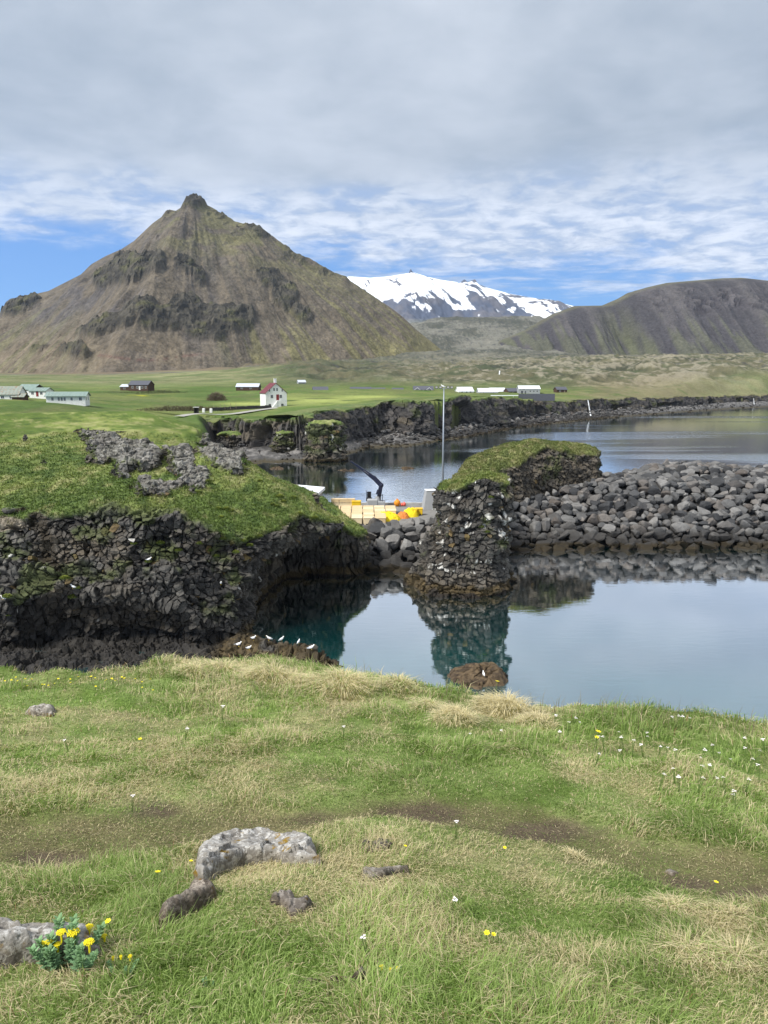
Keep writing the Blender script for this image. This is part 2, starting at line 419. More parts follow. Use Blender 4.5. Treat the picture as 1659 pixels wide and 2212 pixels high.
# ---- headland height, from points read off its grass
_hp = [(0, 1150, 55), (150, 1108, 57), (300, 1098, 58), (420, 1135, 58), (530, 1165, 60), (600, 1108, 66), (700, 1110, 73), (640, 1063, 73),
       (560, 1018, 76), (520, 983, 81), (450, 925, 95), (300, 888, 112), (100, 880, 116), (0, 872, 121), (-200, 872, 121), (150, 1000, 75), (0, 1000, 72), (-200, 1020, 72),
       (300, 1050, 66), (400, 985, 80), (-200, 1150, 55), (760, 1150, 77), (150, 925, 96), (250, 960, 86), (-350, 1000, 75), (520, 1080, 66), (610, 1050, 82), (690, 1105, 84), (570, 1025, 88), (520, 1005, 95), (480, 975, 104), (430, 930, 108)]
_hw = np.array([AT(*p) for p in _hp]); _hw[:, 2][21] = 4.6
T_head_raw = rbf(_hw[:, :2] / 20, _hw[:, 2])
def T_head(x, y): return T_head_raw(x / 20, y / 20)

# ---- far land: heights on a (pixel column, ln distance) chart
FOOT = [(430, 948, 960, 905), (500, 965, 985, 908), (530, 968, 1003, 908), (590, 968, 1001, 905), (650, 975, 998, 902), (740, 955, 985, 885), (800, 938, 968, 876),
        (880, 938, 966, 862), (950, 935, 952, 868), (1010, 926, 945, 858), (1100, 908, 927, 861), (1200, 897, 915, 866), (1300, 890, 905, 863),
        (1450, 878, 893, 858), (1560, 870, 886, 856), (1659, 866, 880, 852), (1900, 858, 870, 846)]
_fp = []
for p in FOOT:
    f = G(p[0], p[1], 1.8); t = np.hypot(f[0], f[1]); wt = G(p[0], p[2], 0); top = ATY(p[0], p[3], f[1] + 4.0)
    _fp.append((p[0], f[0], f[1], wt[0], wt[1], top[2], np.hypot(f[0], f[1])))
_fp = np.array(_fp)
def foot_at(px): return [np.interp(px, _fp[:, 0], _fp[:, q]) for q in range(1, 7)]
_tp = [(-300, 865, 230), (0, 865, 230), (150, 872, 222), (230, 868, 280), (300, 845, 420), (0, 820, 800), (0, 806, 1150), (400, 815, 800), (400, 802, 1150), (-300, 806, 1150),
       (450, 890, 205), (590, 881, 270), (540, 846, 420), (800, 852, 400), (1000, 852, 440), (1150, 853, 440), (1400, 853, 500), (1659, 848, 560), (1900, 846, 560),
       (700, 806, 750), (680, 786, 950), (1000, 806, 720), (1000, 791, 1050), (900, 790, 1400), (1300, 806, 720), (1300, 780, 1050), (1620, 806, 720), (1620, 778, 1050), (1900, 778, 1050),
       (1000, 781, 1600), (1000, 752, 2300), (850, 782, 1500), (700, 792, 1500), (900, 710, 2700), (950, 690, 3400), (1150, 688, 3400), (1300, 774, 1500), (1659, 774, 1500), (400, 800, 3400), (0, 805, 3400), (1659, 772, 3400), (1300, 772, 3400), (1250, 768, 2300), (1659, 774, 2300), (1050, 730, 2500),
       (820, 812, 620), (1150, 815, 620), (1500, 815, 640)]
_tw = [AT(*p) for p in _tp]; _Q = [((p[0] - 829) / 400, math.log(p[2]) * 1.5) for p in _tp]; _Z = [v[2] for v in _tw]
for r in _fp[::2]:
    _Q.append(((r[0] - 829) / 400, math.log(r[6] + 6) * 1.5)); _Z.append(r[5])
_Trbf = rbf(_Q, _Z)
def T_far(px, r, x, y):
    z = _Trbf((px - 829) / 400, np.log(r) * 1.5)
    b = ss(118, 150, r); hz = np.minimum(T_head(x, y), 16.5) - ss(116, 135, r) * 2
    return lerp(hz, z, b)
def build_land():
    nu, nv = 900, 500
    px = np.linspace(-340, 2000, nu); rs = np.full(nu, 88.0)
    fr = foot_at(px)[5]
    k = np.linspace(0, 1, nv)[None]
    r = rs[:, None] * (3600 / rs[:, None]) ** k
    a = np.arctan((px - CX) / (FL * 1.0) / ct)[:, None] * np.ones_like(r)
    X, Y = r * np.sin(a), r * np.cos(a)
    PX = np.repeat(px[:, None], nv, 1)
    Z = T_far(PX, r, X, Y)
    # roughness: turf close, lava hummocks far
    lava = ss(470, 620, r) * ss(540, 700, PX + (r - 600) * 0.15 + 60 * fbm(X / 90, Y / 90, o=3, seed=5))
    lava = np.maximum(lava, ss(900, 1000, PX) * ss(540, 640, r))
    lava = lava * ss(8, 150, r - np.where(px > 480, fr, 0)[:, None])
    hm = fbm(X / 38, Y / 60, o=5, seed=3); rg = 1 - np.abs(fbm(X / 16, Y / 26, o=4, seed=4)) * 2.2
    Z = Z + lava * (hm * 8.5 * np.clip(r / 900, 0.5, 1.1) + (rg - 0.3) * 2.0 + 1.2 * fbm(X / 6, Y / 9, o=3, seed=14)) + (1 - lava) * (fbm(X / 12, Y / 12, o=4, seed=9) * 0.30 + ss(250, 700, r) * hm * 1.2)
    q = foot_at(px); cx_, cy_ = np.gradient(q[0]), np.gradient(q[1]); L_ = np.hypot(cx_, cy_) + 1e-9; aa = np.arctan((px - CX) / FL / ct)
    cn = np.abs(cy_ / L_ * np.sin(aa) - cx_ / L_ * np.cos(aa)); cn = np.convolve(np.pad(cn, 12, 'edge'), np.ones(25) / 25, 'valid')
    thr = (fr + 6.5 / np.clip(cn, .25, 1))[:, None]
    Z = lerp(q[4][:, None] - .1, Z, np.where(PX > 520, ss(0, 45, r - thr), 1.0))
    gap = ss(436, 500, PX + 14 * fbm(X / 9, Y / 9, o=3, seed=19)) * (r < thr)
    Z = lerp(Z, -3.0, gap)
    # colours
    g1 = fbm(X / 22, Y / 30, o=4, seed=21); g2 = fbm(X / 5, Y / 8, o=4, seed=22)
    col = cmix((0.078, 0.122, 0.030), (0.135, 0.160, 0.050), ss(-.4, .5, g1 + 0.7 * g2))
    drygrass = ss(440, 640, r + 90 * g1)
    col = cmix(col, cmix((0.20, 0.20, 0.10), (0.12, 0.15, 0.06), ss(-.3, .3, g1 + .4 * g2)), drygrass[..., None][..., 0])
    fld = vn(X / 60 + .3 * g1, Y / 85, seed=23); col = col * (0.82 + .36 * fld)[..., None]; col = cmix(col, (0.11, 0.115, 0.05), ss(.05, .4, fbm(X / 11, Y / 26, o=4, seed=24)) * .45 * (r > 140))
    # mown strips of paler grass by the red-roofed house
    ppx, ppy = proj(X, Y, Z)
    mow = (np.exp(-((ppx - 700) / 110) ** 2 - ((ppy - 866) / 9) ** 2)) * (ss(-.2, .2, fbm(X / 14, Y / 14, o=2, seed=31) + .15))
    mow2 = np.exp(-((ppx - 530) / 60) ** 2 - ((ppy - 872) / 3.5) ** 2); mow3 = np.exp(-((ppx - 800) / 70) ** 2 - ((ppy - 857) / 3) ** 2)
    col = cmix(col, (0.30, 0.34, 0.10), np.clip(mow + mow2 + mow3, 0, 1) * 0.85 * (r < 420) * (r > 190))
    yel = np.exp(-((ppx - 290) / 26) ** 2 - ((ppy - 855) / 1.8) ** 2) * (r > 150)
    col = cmix(col, (0.45, 0.42, 0.03), np.clip(yel, 0, 1) * ss(-.2, .3, fbm(X / 6, Y / 6, o=2, seed=8)))
    # lava field colours: grey-green moss, pale lichen crests, dark hollows of heath
    mo = cmix((0.110, 0.103, 0.060), (0.058, 0.070, 0.036), ss(-.3, .4, g1 + .3 * g2))
    pale = ss(0.02, 0.42, g2 * 0.7 + (rg - .4) * 0.55 + 0.25 * fbm(X / 60, Y / 90, o=2, seed=41)); dark = ss(0.1, 0.5, fbm(X / 50, Y / 50, o=4, seed=42) - 0.2 * g2)
    mo = cmix(mo, (0.038, 0.043, 0.027), dark * 0.85); mo = cmix(mo, (0.25, 0.225, 0.165), pale * (0.12 + 0.68 * ss(760, 1000, ppx + 120 * g1)))
    mo = cmix(mo, cmix((0.17, 0.165, 0.14), (0.055, 0.058, 0.048), ss(-.25, .2, g2 + fbm(X / 90, Y / 200, o=4, seed=46))), ss(1300, 2200, r) * .8)
    rockspot = ss(0.42, 0.5, fbm(X / 9, Y / 14, o=3, seed=44)) * ss(700, 900, r)
    mo = cmix(mo, (0.06, 0.06, 0.055), rockspot * 0.8)
    col = cmix(col, mo, lava)
    # foot of the mountain on the left: brown scree fan and the grey road line
    br = ss(1000, 1150, r + 120 * g1) * ss(700, 420, ppx); col = cmix(col, (0.165, 0.125, 0.085), br * .9)
    road = np.exp(-((r - np.interp(ppx, [-300, 620, 700], [960, 1080, 1300])) / 14) ** 2) * (ppx < 560)
    col = cmix(col, (0.10, 0.095, 0.10), np.clip(road * 1.2, 0, 1))
    # brown heath and bare ground along the far right shore, dirt track to the house
    heath = ss(1180, 1320, PX + 60 * g1) * ss(700, 520, r) * ss(-.5, .2, g2 + .2)
    col = cmix(col, (0.20, 0.165, 0.10), heath * 0.65)
    # headland turf on the near end
    col = cmix(col, cmix((0.03, 0.028, 0.026), (0.09, 0.08, 0.07), ss(-.3, .3, g2)), ss(.04, .25, gap) * (r > 100))
    ht = head_turf(X, Y); col = cmix(ht, col, ss(125, 165, r))
    tag(np_mesh('terrain', np.stack([X, Y, Z], -1).reshape(-1, 3), grid_faces(nu, nv)[:, ::-1], M_far, col=col.reshape(-1, 3), smooth=True), kind='structure')
def head_turf(X, Y):
    a = fbm(X / 4.5, Y / 7, o=4, seed=51); b = fbm(X / 1.1, Y / 1.6, o=4, seed=52); c = fbm(X / .3, Y / .4, o=2, seed=53)
    col = cmix((0.088, 0.128, 0.028), (0.155, 0.188, 0.050), ss(-.35, .4, a + 0.4 * b))
    col = cmix(col, (0.235, 0.235, 0.10), ss(.08, .5, b + 0.35 * a + .2 * c) * .8)
    col = cmix(col, (0.05, 0.085, 0.02), ss(.15, .5, -b + 0.2 * c) * .7)
    return col
build_land()
land_z = lambda px, r: T_far(np.array([float(px)]), np.array([float(r)]), np.array([0.0]), np.array([999.0]))[0]
def land_at(px, r):
    a = math.atan((px - CX) / FL / ct); x, y = r * math.sin(a), r * math.cos(a)
    return np.array([x, y, float(T_far(np.array([float(px)]), np.array([float(r)]), np.array([x]), np.array([y]))[0])])

# ---- the far cliffs along the shore, one curtain from beach to turf
def build_far_cliff():
    px = [430.0]
    nu = 2600; px = np.linspace(430, 1900, nu)
    # even steps along the shore
    fx, fy, wx, wy, tz, rr = foot_at(px)
    s = np.concatenate([[0], np.cumsum(np.hypot(np.diff(fx), np.diff(fy)))]); su = np.concatenate([np.arange(0, 330, .3), np.arange(330, s[-1], .6)])
    px = np.interp(su, s, px); fx, fy, wx, wy, tz, rr = foot_at(px)
    for q in (fx, fy): q += 0
    tx, ty = np.gradient(fx), np.gradient(fy); L = np.hypot(tx, ty)
    k = np.ones(61) / 61
    pad = lambda v: np.convolve(np.pad(v, 30, 'edge'), k, 'valid')
    tx, ty = pad(tx / L), pad(ty / L); L = np.hypot(tx, ty); nx, ny = ty / L, -tx / L         # towards the sea
    rows = []
    def row(ox, oy, z, kind): rows.append((ox, oy, z * np.ones_like(fx), kind * np.ones_like(fx)))
    for q in np.linspace(-.4, 1, 22): row(lerp(wx, fx, q), lerp(wy, fy, q), lerp(-0.1, 1.8, np.clip(q, -.4, 1)), 0)
    for q in np.linspace(0.03, 1, 44):
        b = 2.2 * q ** 1.5
        row(fx - nx * b, fy - ny * b, lerp(1.8, tz, q), 1)
    for q in (0.4, 0.9, 1.5, 2.2, 3.2, 4.5, 6, 8, 11, 14): row(fx - nx * (2.2 + q), fy - ny * (2.2 + q), tz + 0.15 * min(q, 1.5) - (0.35 if q > 9 else 0) - (1.5 if q > 12 else 0), 2)
    X = np.stack([r[0] for r in rows], 1); Y = np.stack([r[1] for r in rows], 1); Z = np.stack([r[2] for r in rows], 1); K = np.stack([r[3] for r in rows], 1)
    U = np.repeat(su[:, None], X.shape[1], 1); PX = np.repeat(px[:, None], X.shape[1], 1)
    face = np.where(K == 1, 1.0, 0.0); q = np.clip((Z - 1.8) / (np.repeat(tz[:, None], X.shape[1], 1) - 1.8), 0, 1)
    but = fbm(U / 16, Z / 40, o=3, seed=61) * 4.5 + fbm(U / 5, Z / 9, o=3, seed=62) * 1.8
    F1, F2, rid, vc = vor(U / 1.7, Z / 2.6, Y * 0 + 0.5, 63)
    F1b, F2b, ridb, vcb = vor(U / .8, Z / 1.0, Y * 0 + 0.5, 73)
    rough = (rid - .5) * 1.5 + (ridb - .5) * .5 + vc[0] * .5
    d = np.where(K >= 1, but, but * .6) + face * rough
    # buttresses and hollows where the photograph has them
    for c, wd, dep, zt in ((1010, 17, -7.5, .72), (1100, 9, -4, .5), (690, 30, 0, 1), (1165, 7, -4, .55), (1340, 14, -4, .45), (1440, 22, -4, .4), (1530, 9, -4.5, .55), (1600, 10, -4, .6), (905, 30, 3, 2), (850, 22, -3, 2), (962, 14, -3, 2), (1066, 10, 2.5, 2), (1495, 12, 3, 2), (800, 14, 2.5, 2), (560, 14, -3, .7)):
        d += dep * np.exp(-((PX - c) / wd) ** 4) * (ss(zt + .15, zt - .1, q) if zt <= 1 else 1) * (K >= 1)
    d *= np.where(K == 2, np.exp(-np.clip(np.cumsum(K == 2, 1) - 1, 0, 99) * .32), 1.0)
    d = np.where(K == 0, d * np.linspace(0, 1, 22).tolist().__len__() / 22 * np.clip((Z + .2) / 2, 0, 1), d)
    X = X + nx[:, None] * d; Y = Y + ny[:, None] * d
    Z = Z + np.where(K == 0, fbm(X / 1.6, Y / 1.6, o=3, seed=64) * .5, 0) + np.where(K == 2, fbm(X / 3, Y / 3, o=3, seed=65) * .35, 0) + face * q * ((ridb - .5) * .5 + fbm(U / 9, U * 0, o=3, seed=66) * 1.3) + np.where(K == 2, fbm(U / 9, U * 0, o=3, seed=66) * 1.3, 0) * np.where(K == 2, np.exp(-np.clip(np.cumsum(K == 2, 1) - 1, 0, 9) * .5), 0)
    col = cmix((0.028, 0.027, 0.028), (0.100, 0.092, 0.085), np.clip(rid * .55 + ridb * .45, 0, 1) ** 1.4)
    col = cmix(col, (0.02, 0.02, 0.02), ss(.14, .02, F2b - F1b) * .7)
    col = cmix(col, (0.15, 0.125, 0.085), ss(.1, .5, fbm(U / 7, Z / 3, o=3, seed=67)) * .5)
    mossn = fbm(U / 4, Z / 3, o=4, seed=68) + (q - .6) * .5 - .12
    col = cmix(col, (0.075, 0.085, 0.032), ss(.1, .4, mossn) * .75 * face)
    beach = cmix((0.06, 0.058, 0.056), (0.20, 0.19, 0.18), ss(-.3, .5, fbm(X / 2, Y / 2, o=5, seed=69)) * ss(.2, 1.2, Z))
    beach = cmix(beach, (0.05, 0.04, 0.02), ss(.55, .15, Z))
    col = cmix(col, beach, (K == 0)); turf = cmix((0.078, 0.118, 0.03), (0.13, 0.15, 0.05), ss(-.3, .4, fbm(X / 4, Y / 4, o=4, seed=70))); turf = cmix(turf, (0.15, 0.13, 0.07), ss(1180, 1320, PX) * .8)
    col = cmix(col, turf, np.maximum(K == 2, ss(.93, .99, q + .05 * fbm(U / 1.5, Z, o=2, seed=71)) * (K == 1)))
    tag(np_mesh('coast_cliff', np.stack([X, Y, Z], -1).reshape(-1, 3), grid_faces(*X.shape)[:, ::-1], M_rock, col=col.reshape(-1, 3)), kind='structure')
    msk = K.ravel() <= 1; globals()['CLIFFV'] = np.stack([X, Y, Z], -1).reshape(-1, 3)[msk]
    return px, fx, fy, wx, wy
coast = build_far_cliff()

# ---- mountains
def ridge_world(pts, Y0): return np.array([ATY(p[0], p[1], Y0)[[0, 2]] for p in pts])
def build_stapi():
    Y0 = 2000.0
    R_ = [(-900, 812), (-500, 790), (-300, 762), (-60, 728), (0, 697), (14, 682), (22, 655), (60, 638), (105, 628), (180, 590), (198, 570), (230, 552), (262, 538), (290, 520), (330, 482), (358, 462), (366, 452), (380, 455), (404, 440), (409, 425), (416, 427), (422, 419), (432, 427), (442, 430), (448, 442), (475, 457), (510, 478), (528, 483), (545, 480), (560, 488), (575, 497), (600, 518), (620, 531), (640, 546), (670, 558), (700, 576), (725, 590), (748, 596), (757, 606), (800, 634), (850, 668), (870, 684), (900, 712), (960, 760), (990, 775), (1040, 800), (1300, 830)]
    rw = ridge_world(R_, Y0)
    nx, ny = 760, 330
    x = np.linspace(rw[0, 0], rw[-1, 0], nx); y = np.concatenate([np.linspace(1000, 2080, 290), np.linspace(2090, 2700, ny - 290)])
    x = np.interp(np.linspace(0, 1, nx), [0, .12, .95, 1], [rw[0, 0], -1080, 260, rw[-1, 0]])
    X, Y = np.meshgrid(x, y, indexing='ij')
    sl = 0.60
    bend = fbm(X / 260, Y / 260, o=3, seed=81) * 60
    H = np.interp(X, rw[:, 0], rw[:, 1]); ks = np.exp(-((np.linspace(-3, 3, 41)) ** 2)); ks /= ks.sum()
    Hx = np.interp(x, rw[:, 0], rw[:, 1]); Hs = np.convolve(np.pad(Hx, 20, 'edge'), ks, 'valid')[:, None]
    dy = np.abs(Y - Y0)
    Hh = lerp(H, Hs, ss(8, 60, dy))
    cs = Hh - np.minimum(sl, .42 + dy * .0006) * np.maximum(dy, 0) * (1 + 0.0 * X)
    Z = cs
    # radial gullies
    apx = -475 * 1.0; ang = np.arctan2(X - apx * 1.02, np.maximum(Y0 + 60 - Y, 1)); rad = np.hypot(X - apx, Y0 - Y)
    gul = fbm(ang * 13 + .5 * fbm(X / 150, Y / 150, o=2, seed=79), rad / 420, o=4, seed=82); gul2 = fbm(ang * 50, rad / 300, o=4, seed=83)
    amp = ss(20, 160, dy)
    Z = Z + amp * (gul * 12 * ss(60, 420, rad) + gul2 * 2.2 * ss(150, 500, rad) + fbm(X / 60, Y / 60, o=5, seed=80) * 9 + fbm(X / 14, Y / 18, o=4, seed=78) * 3.0)
    up = ss(150, 330, Z)
    rid = 1 - np.abs(fbm(ang * 11 + 3, rad / 190, o=4, seed=84)) * 2.5
    Z = Z + amp * up * rid * 7 * ss(30, 260, rad)
    for it in range(1):
        ppx, ppy = proj(X, Y, Z)
    front = Y <= Y0 + 5
    def el(cx, cy, rx, ry, rot=0.0):
        a = R(rot); u = (ppx - cx) * math.cos(a) + (ppy - cy) * math.sin(a); v = -(ppx - cx) * math.sin(a) + (ppy - cy) * math.cos(a)
        return np.exp(-((u / rx) ** 2 + (v / ry) ** 2) ** 1.5)
    wob = fbm(X / 40, (Y - Z) / 50, o=4, seed=85)
    crag = np.zeros_like(X)
    for e in ((275, 583, 62, 33, -12), (330, 566, 30, 22, 0), (408, 578, 38, 14, 28), (430, 600, 14, 22, 0), (225, 600, 30, 22, -20),
              (300, 668, 42, 16, -22), (235, 705, 70, 15, -14), (380, 690, 95, 26, -4), (470, 690, 78, 34, 4), (400, 665, 40, 30, 0), (440, 715, 50, 22, 10), (520, 690, 30, 24, 0),
              (585, 605, 34, 22, 25), (612, 640, 36, 32, 50), (650, 680, 26, 16, 40), (50, 660, 48, 20, -20), (420, 432, 24, 14, 0),
              (130, 760, 60, 12, -8), (90, 752, 50, 9, -10), (175, 765, 30, 14, 0)):
        crag = np.maximum(crag, el(*e) * (0.55 if e[1] > 740 else 1))
    crag = ss(.28, .55, crag + wob * .42)
    rim = ss(45, 5, np.abs(ppy - np.interp(ppx, [p[0] for p in R_], [p[1] for p in R_])) - 4 + wob * 22) * ss(330, 400, ppx + 40 * wob) * ss(900, 620, ppx)
    rim = rim * ss(-.15, .25, fbm(X / 30, Z / 30, o=3, seed=86))
    crag = np.maximum(crag, rim * .85) * front
    F1, F2, rd, vc = vor(X / 26, (Z) / 20, Y / 60, 87)
    F1b, F2b, rdb, vcb = vor(X / 10, Z / 10, Y / 24, 88)
    rugged = (rd - .35) * 22 + (rdb - .5) * 10 + fbm(X / 12, Y / 14, o=4, seed=89) * 9
    Z = Z + crag * (10 + rugged * .42) * ss(2, 40, dy) + crag * ss(40, 0, dy) * fbm(X / 7, Y / 50, o=3, seed=90) * 7
    base = np.minimum(Z, 1e9)
    # colours
    g = fbm(ang * 30, rad / 240, o=5, seed=91); g2 = fbm(ang * 90, rad / 120, o=4, seed=92); g3 = fbm(X / 70, Y / 90, o=4, seed=93)
    col = cmix((0.118, 0.100, 0.078), (0.088, 0.078, 0.070), ss(-.3, .4, g + .4 * g3))
    purple = ss(-.1, .3, g3 + .25 * g) * ss(520, 330, ppx) * ss(560, 620, ppy); col = cmix(col, (0.082, 0.076, 0.080), purple * .8)
    yg = ss(-.02, .35, g + .45 * g2 + .32 * ss(560, 960, ppx) - .15 + .3 * ss(680, 770, ppy)) * ss(420, 620, ppx + 120 * g3)
    col = cmix(col, (0.145, 0.135, 0.062), yg * .75)
    topm = ss(-.1, .25, fbm(X / 45, Z / 30, Y / 60, o=4, seed=94) + .1) * ss(590, 500, ppy - .25 * np.maximum(ppx - 450, 0)) * ss(300, 400, ppx)
    col = cmix(col, (0.125, 0.12, 0.060), topm * .75)
    red = ss(680, 770, ppy + 25 * g3) * ss(560, 300, ppx + 100 * g3); col = cmix(col, (0.145, 0.118, 0.085), red * .6)
    lowg = ss(600, 690, ppy + 40 * g3) * ss(250, 60, ppx) * ss(-.1, .4, g); col = cmix(col, (0.14, 0.135, 0.07), lowg * .6)
    streak = ss(.25, .5, g2 + .3 * g); col = cmix(col, (0.15, 0.135, 0.115), streak * .2)
    iso = fbm(X / 18, Z / 14, Y / 30, o=5, seed=96, g=.65); col = col * (1 + .55 * iso)[..., None]; col = cmix(col, (0.055, 0.050, 0.045), ss(.22, .42, iso + .35 * fbm(X / 70, Z / 50, Y / 90, o=3, seed=97)) * ss(760, 640, ppy) * .7)
    rockc = cmix((0.022, 0.021, 0.020), (0.090, 0.082, 0.066), np.clip(.6 * rdb + .4 * rd, 0, 1) ** 1.2); rockc = cmix(rockc, (0.085, 0.085, 0.04), ss(.1, .45, fbm(X / 22, Z / 12, o=4, seed=95)) * .65)
    col = cmix(col, rockc, crag * .95)
    redl = np.exp(-((ppy - (772 + 6 * np.sin(ppx / 40))) / 3) ** 2) * ss(150, 200, ppx) * ss(470, 400, ppx) * ss(-.1, .2, g2 + .1); col = cmix(col, (0.11, 0.055, 0.05), redl * .6)
    col = col * np.array([1.20, 1.18, 1.10])
    tag(np_mesh('hill', np.stack([X, Y, Z], -1).reshape(-1, 3), grid_faces(nx, ny), M_mount, col=col.reshape(-1, 3)), kind='structure')
build_stapi()

def build_hill_right():
    Y0 = 2350.0
    R_ = [(1020, 800), (1060, 745), (1130, 715), (1190, 680), (1240, 661), (1300, 660), (1335, 645), (1355, 633), (1400, 620), (1440, 611), (1500, 606), (1560, 601), (1600, 600), (1659, 607), (1800, 612), (2000, 640), (2400, 700)]
    rw = ridge_world(R_, Y0); nx, ny = 460, 220
    x = np.linspace(rw[0, 0], rw[-1, 0], nx); y = np.concatenate([np.linspace(1450, 2400, 190), np.linspace(2415, 3300, ny - 190)])
    X, Y = np.meshgrid(x, y, indexing='ij'); H = np.interp(X, rw[:, 0], rw[:, 1]); dy = np.abs(Y - Y0)
    k = np.exp(-np.linspace(-2.5, 2.5, 25) ** 2); k /= k.sum(); Hs = np.convolve(np.pad(H[:, 0], 12, 'edge'), k, 'valid')[:, None]
    prof = np.interp(dy, [0, 40, 110, 420, 800, 1500], [0, 6, 25, 215, 330, 500])
    Z = lerp(H, Hs, ss(5, 60, dy)) - prof * ss(-50, 300, H) 
    notch = np.exp(-((X - ATY(1335, 700, 2200)[0] - 20 * fbm(Y / 90, Y * 0, o=2, seed=3)) / 45) ** 2) * ss(30, 200, dy) * ss(900, 500, dy); Z -= notch * 32
    gul = fbm(X / 45, Y / 420, o=5, seed=101); g2 = fbm(X / 14, Y / 160, o=4, seed=102)
    Z += ss(60, 200, dy) * (gul * 20 + g2 * 5)
    ppx, ppy = proj(X, Y, Z)
    cliff = ss(.0, .35, fbm(X / 50, Z / 20, o=4, seed=103) + .35 * np.exp(-((ppy - 645) / 22) ** 2)) * ss(1350, 1450, ppx) * ss(700, 660, ppy) * ss(618, 630, ppy)
    F1, F2, rd, vc = vor(X / 16, Z / 16, Y / 50, 104); Z += cliff * (rd - .5) * 14
    col = cmix((0.058, 0.054, 0.058), (0.095, 0.087, 0.086), ss(-.3, .4, gul + .5 * g2))
    topg = ss(612 + 20, 612, ppy - 12 * gul) ; top = ss(70, 25, dy + 15 * gul); col = cmix(col, (0.125, 0.12, 0.08), top * .85)
    left = ss(1180, 1080, ppx) ; col = cmix(col, (0.11, 0.11, 0.07), left * .6 * ss(-.2, .3, g2 + .2))
    gr = ss(-.05, .3, g2 + .6 * gul + .35 * ss(690, 760, ppy) - .22); col = cmix(col, (0.095, 0.105, 0.05), gr * .45 * ss(660, 710, ppy))
    nt = np.clip(notch, 0, 1) * ss(-.3, .3, g2 + .2); col = cmix(col, (0.11, 0.115, 0.06), nt * .6)
    col = cmix(col, cmix((0.04, 0.036, 0.042), (0.11, 0.10, 0.10), rd), cliff * .8)
    tag(np_mesh('hills', np.stack([X, Y, Z], -1).reshape(-1, 3), grid_faces(nx, ny), M_mount, col=col.reshape(-1, 3)), kind='structure')
build_hill_right()

def build_glacier():
    Y0 = 5200.0
    R_ = [(560, 760), (640, 660), (700, 610), (755, 597), (770, 598), (800, 600), (840, 597), (868, 592), (883, 590), (887, 580), (891, 587), (905, 592), (925, 598), (950, 604), (985, 609), (992, 612), (1003, 603), (1010, 609), (1026, 603), (1032, 613), (1055, 622), (1100, 634), (1150, 643), (1200, 652), (1240, 661), (1320, 690), (1500, 740)]
    rw = ridge_world(R_, Y0); nx, ny = 620, 240
    x = np.linspace(rw[0, 0], rw[-1, 0], nx); y = np.concatenate([np.linspace(3400, 5250, 210), np.linspace(5300, 6600, ny - 210)])
    X, Y = np.meshgrid(x, y, indexing='ij'); H = np.interp(X, rw[:, 0], rw[:, 1]); dy = np.abs(Y - Y0)
    k = np.exp(-np.linspace(-2.5, 2.5, 41) ** 2); k /= k.sum(); Hs = np.convolve(np.pad(H[:, 0], 20, 'edge'), k, 'valid')[:, None]
    Z = lerp(H, Hs, ss(10, 140, dy)) - np.interp(dy, [0, 300, 900, 1800], [0, 70, 330, 640]) * ss(100, 700, H)
    r1 = fbm(X / 210, Y / 420, o=5, seed=111); r2 = fbm(X / 60, Y / 120, o=4, seed=112); Z += ss(80, 500, dy) * (r1 * 70 + r2 * 16)
    ppx, ppy = proj(X, Y, Z)
    ridge_s = 1 - np.abs(fbm(X / 120 + Y / 520, Y / 330, o=5, seed=113)) * 2.4; pp = fbm(X / 45 + Y / 150, Y / 130, o=4, seed=114)
    low = .06 + ss(618, 690, ppy + 0.02 * (900 - ppx)) + .25 * np.exp(-(((ppx - 1030) / 60) ** 2 + ((ppy - 640) / 22) ** 2)) + .22 * np.exp(-(((ppx - 880) / 55) ** 2 + ((ppy - 650) / 14) ** 2)) - .15 * ss(1050, 1200, ppx)
    rock = ss(.58, .66, low * .92 + (ridge_s - .35) * .85 + pp * .45 + .35 * fbm(X / 16 + Y / 60, Y / 50, o=3, seed=115))
    crown = (np.exp(-((ppx - 887) / 4.5) ** 2) * ss(595, 590, ppy) + np.exp(-((ppx - 1003) / 10) ** 2) * ss(614, 610, ppy) + np.exp(-((ppx - 1026) / 6) ** 2) * ss(613, 609, ppy) + np.exp(-((ppx - 925) / 5) ** 2) * ss(600, 597, ppy)) * (dy < 90)
    rock = np.clip(np.maximum(rock, ss(.3, .6, crown)), 0, 1)
    col = cmix((0.90, 0.93, 0.97), cmix((0.075, 0.09, 0.13), (0.12, 0.12, 0.14), ss(-.3, .3, r2)), rock)
    col = cmix(col, (0.20, 0.21, 0.18), ss(685, 700, ppy) * .8)
    tag(np_mesh('mountain', np.stack([X, Y, Z], -1).reshape(-1, 3), grid_faces(nx, ny), M_snow, col=col.reshape(-1, 3), smooth=True), kind='structure')
build_glacier()
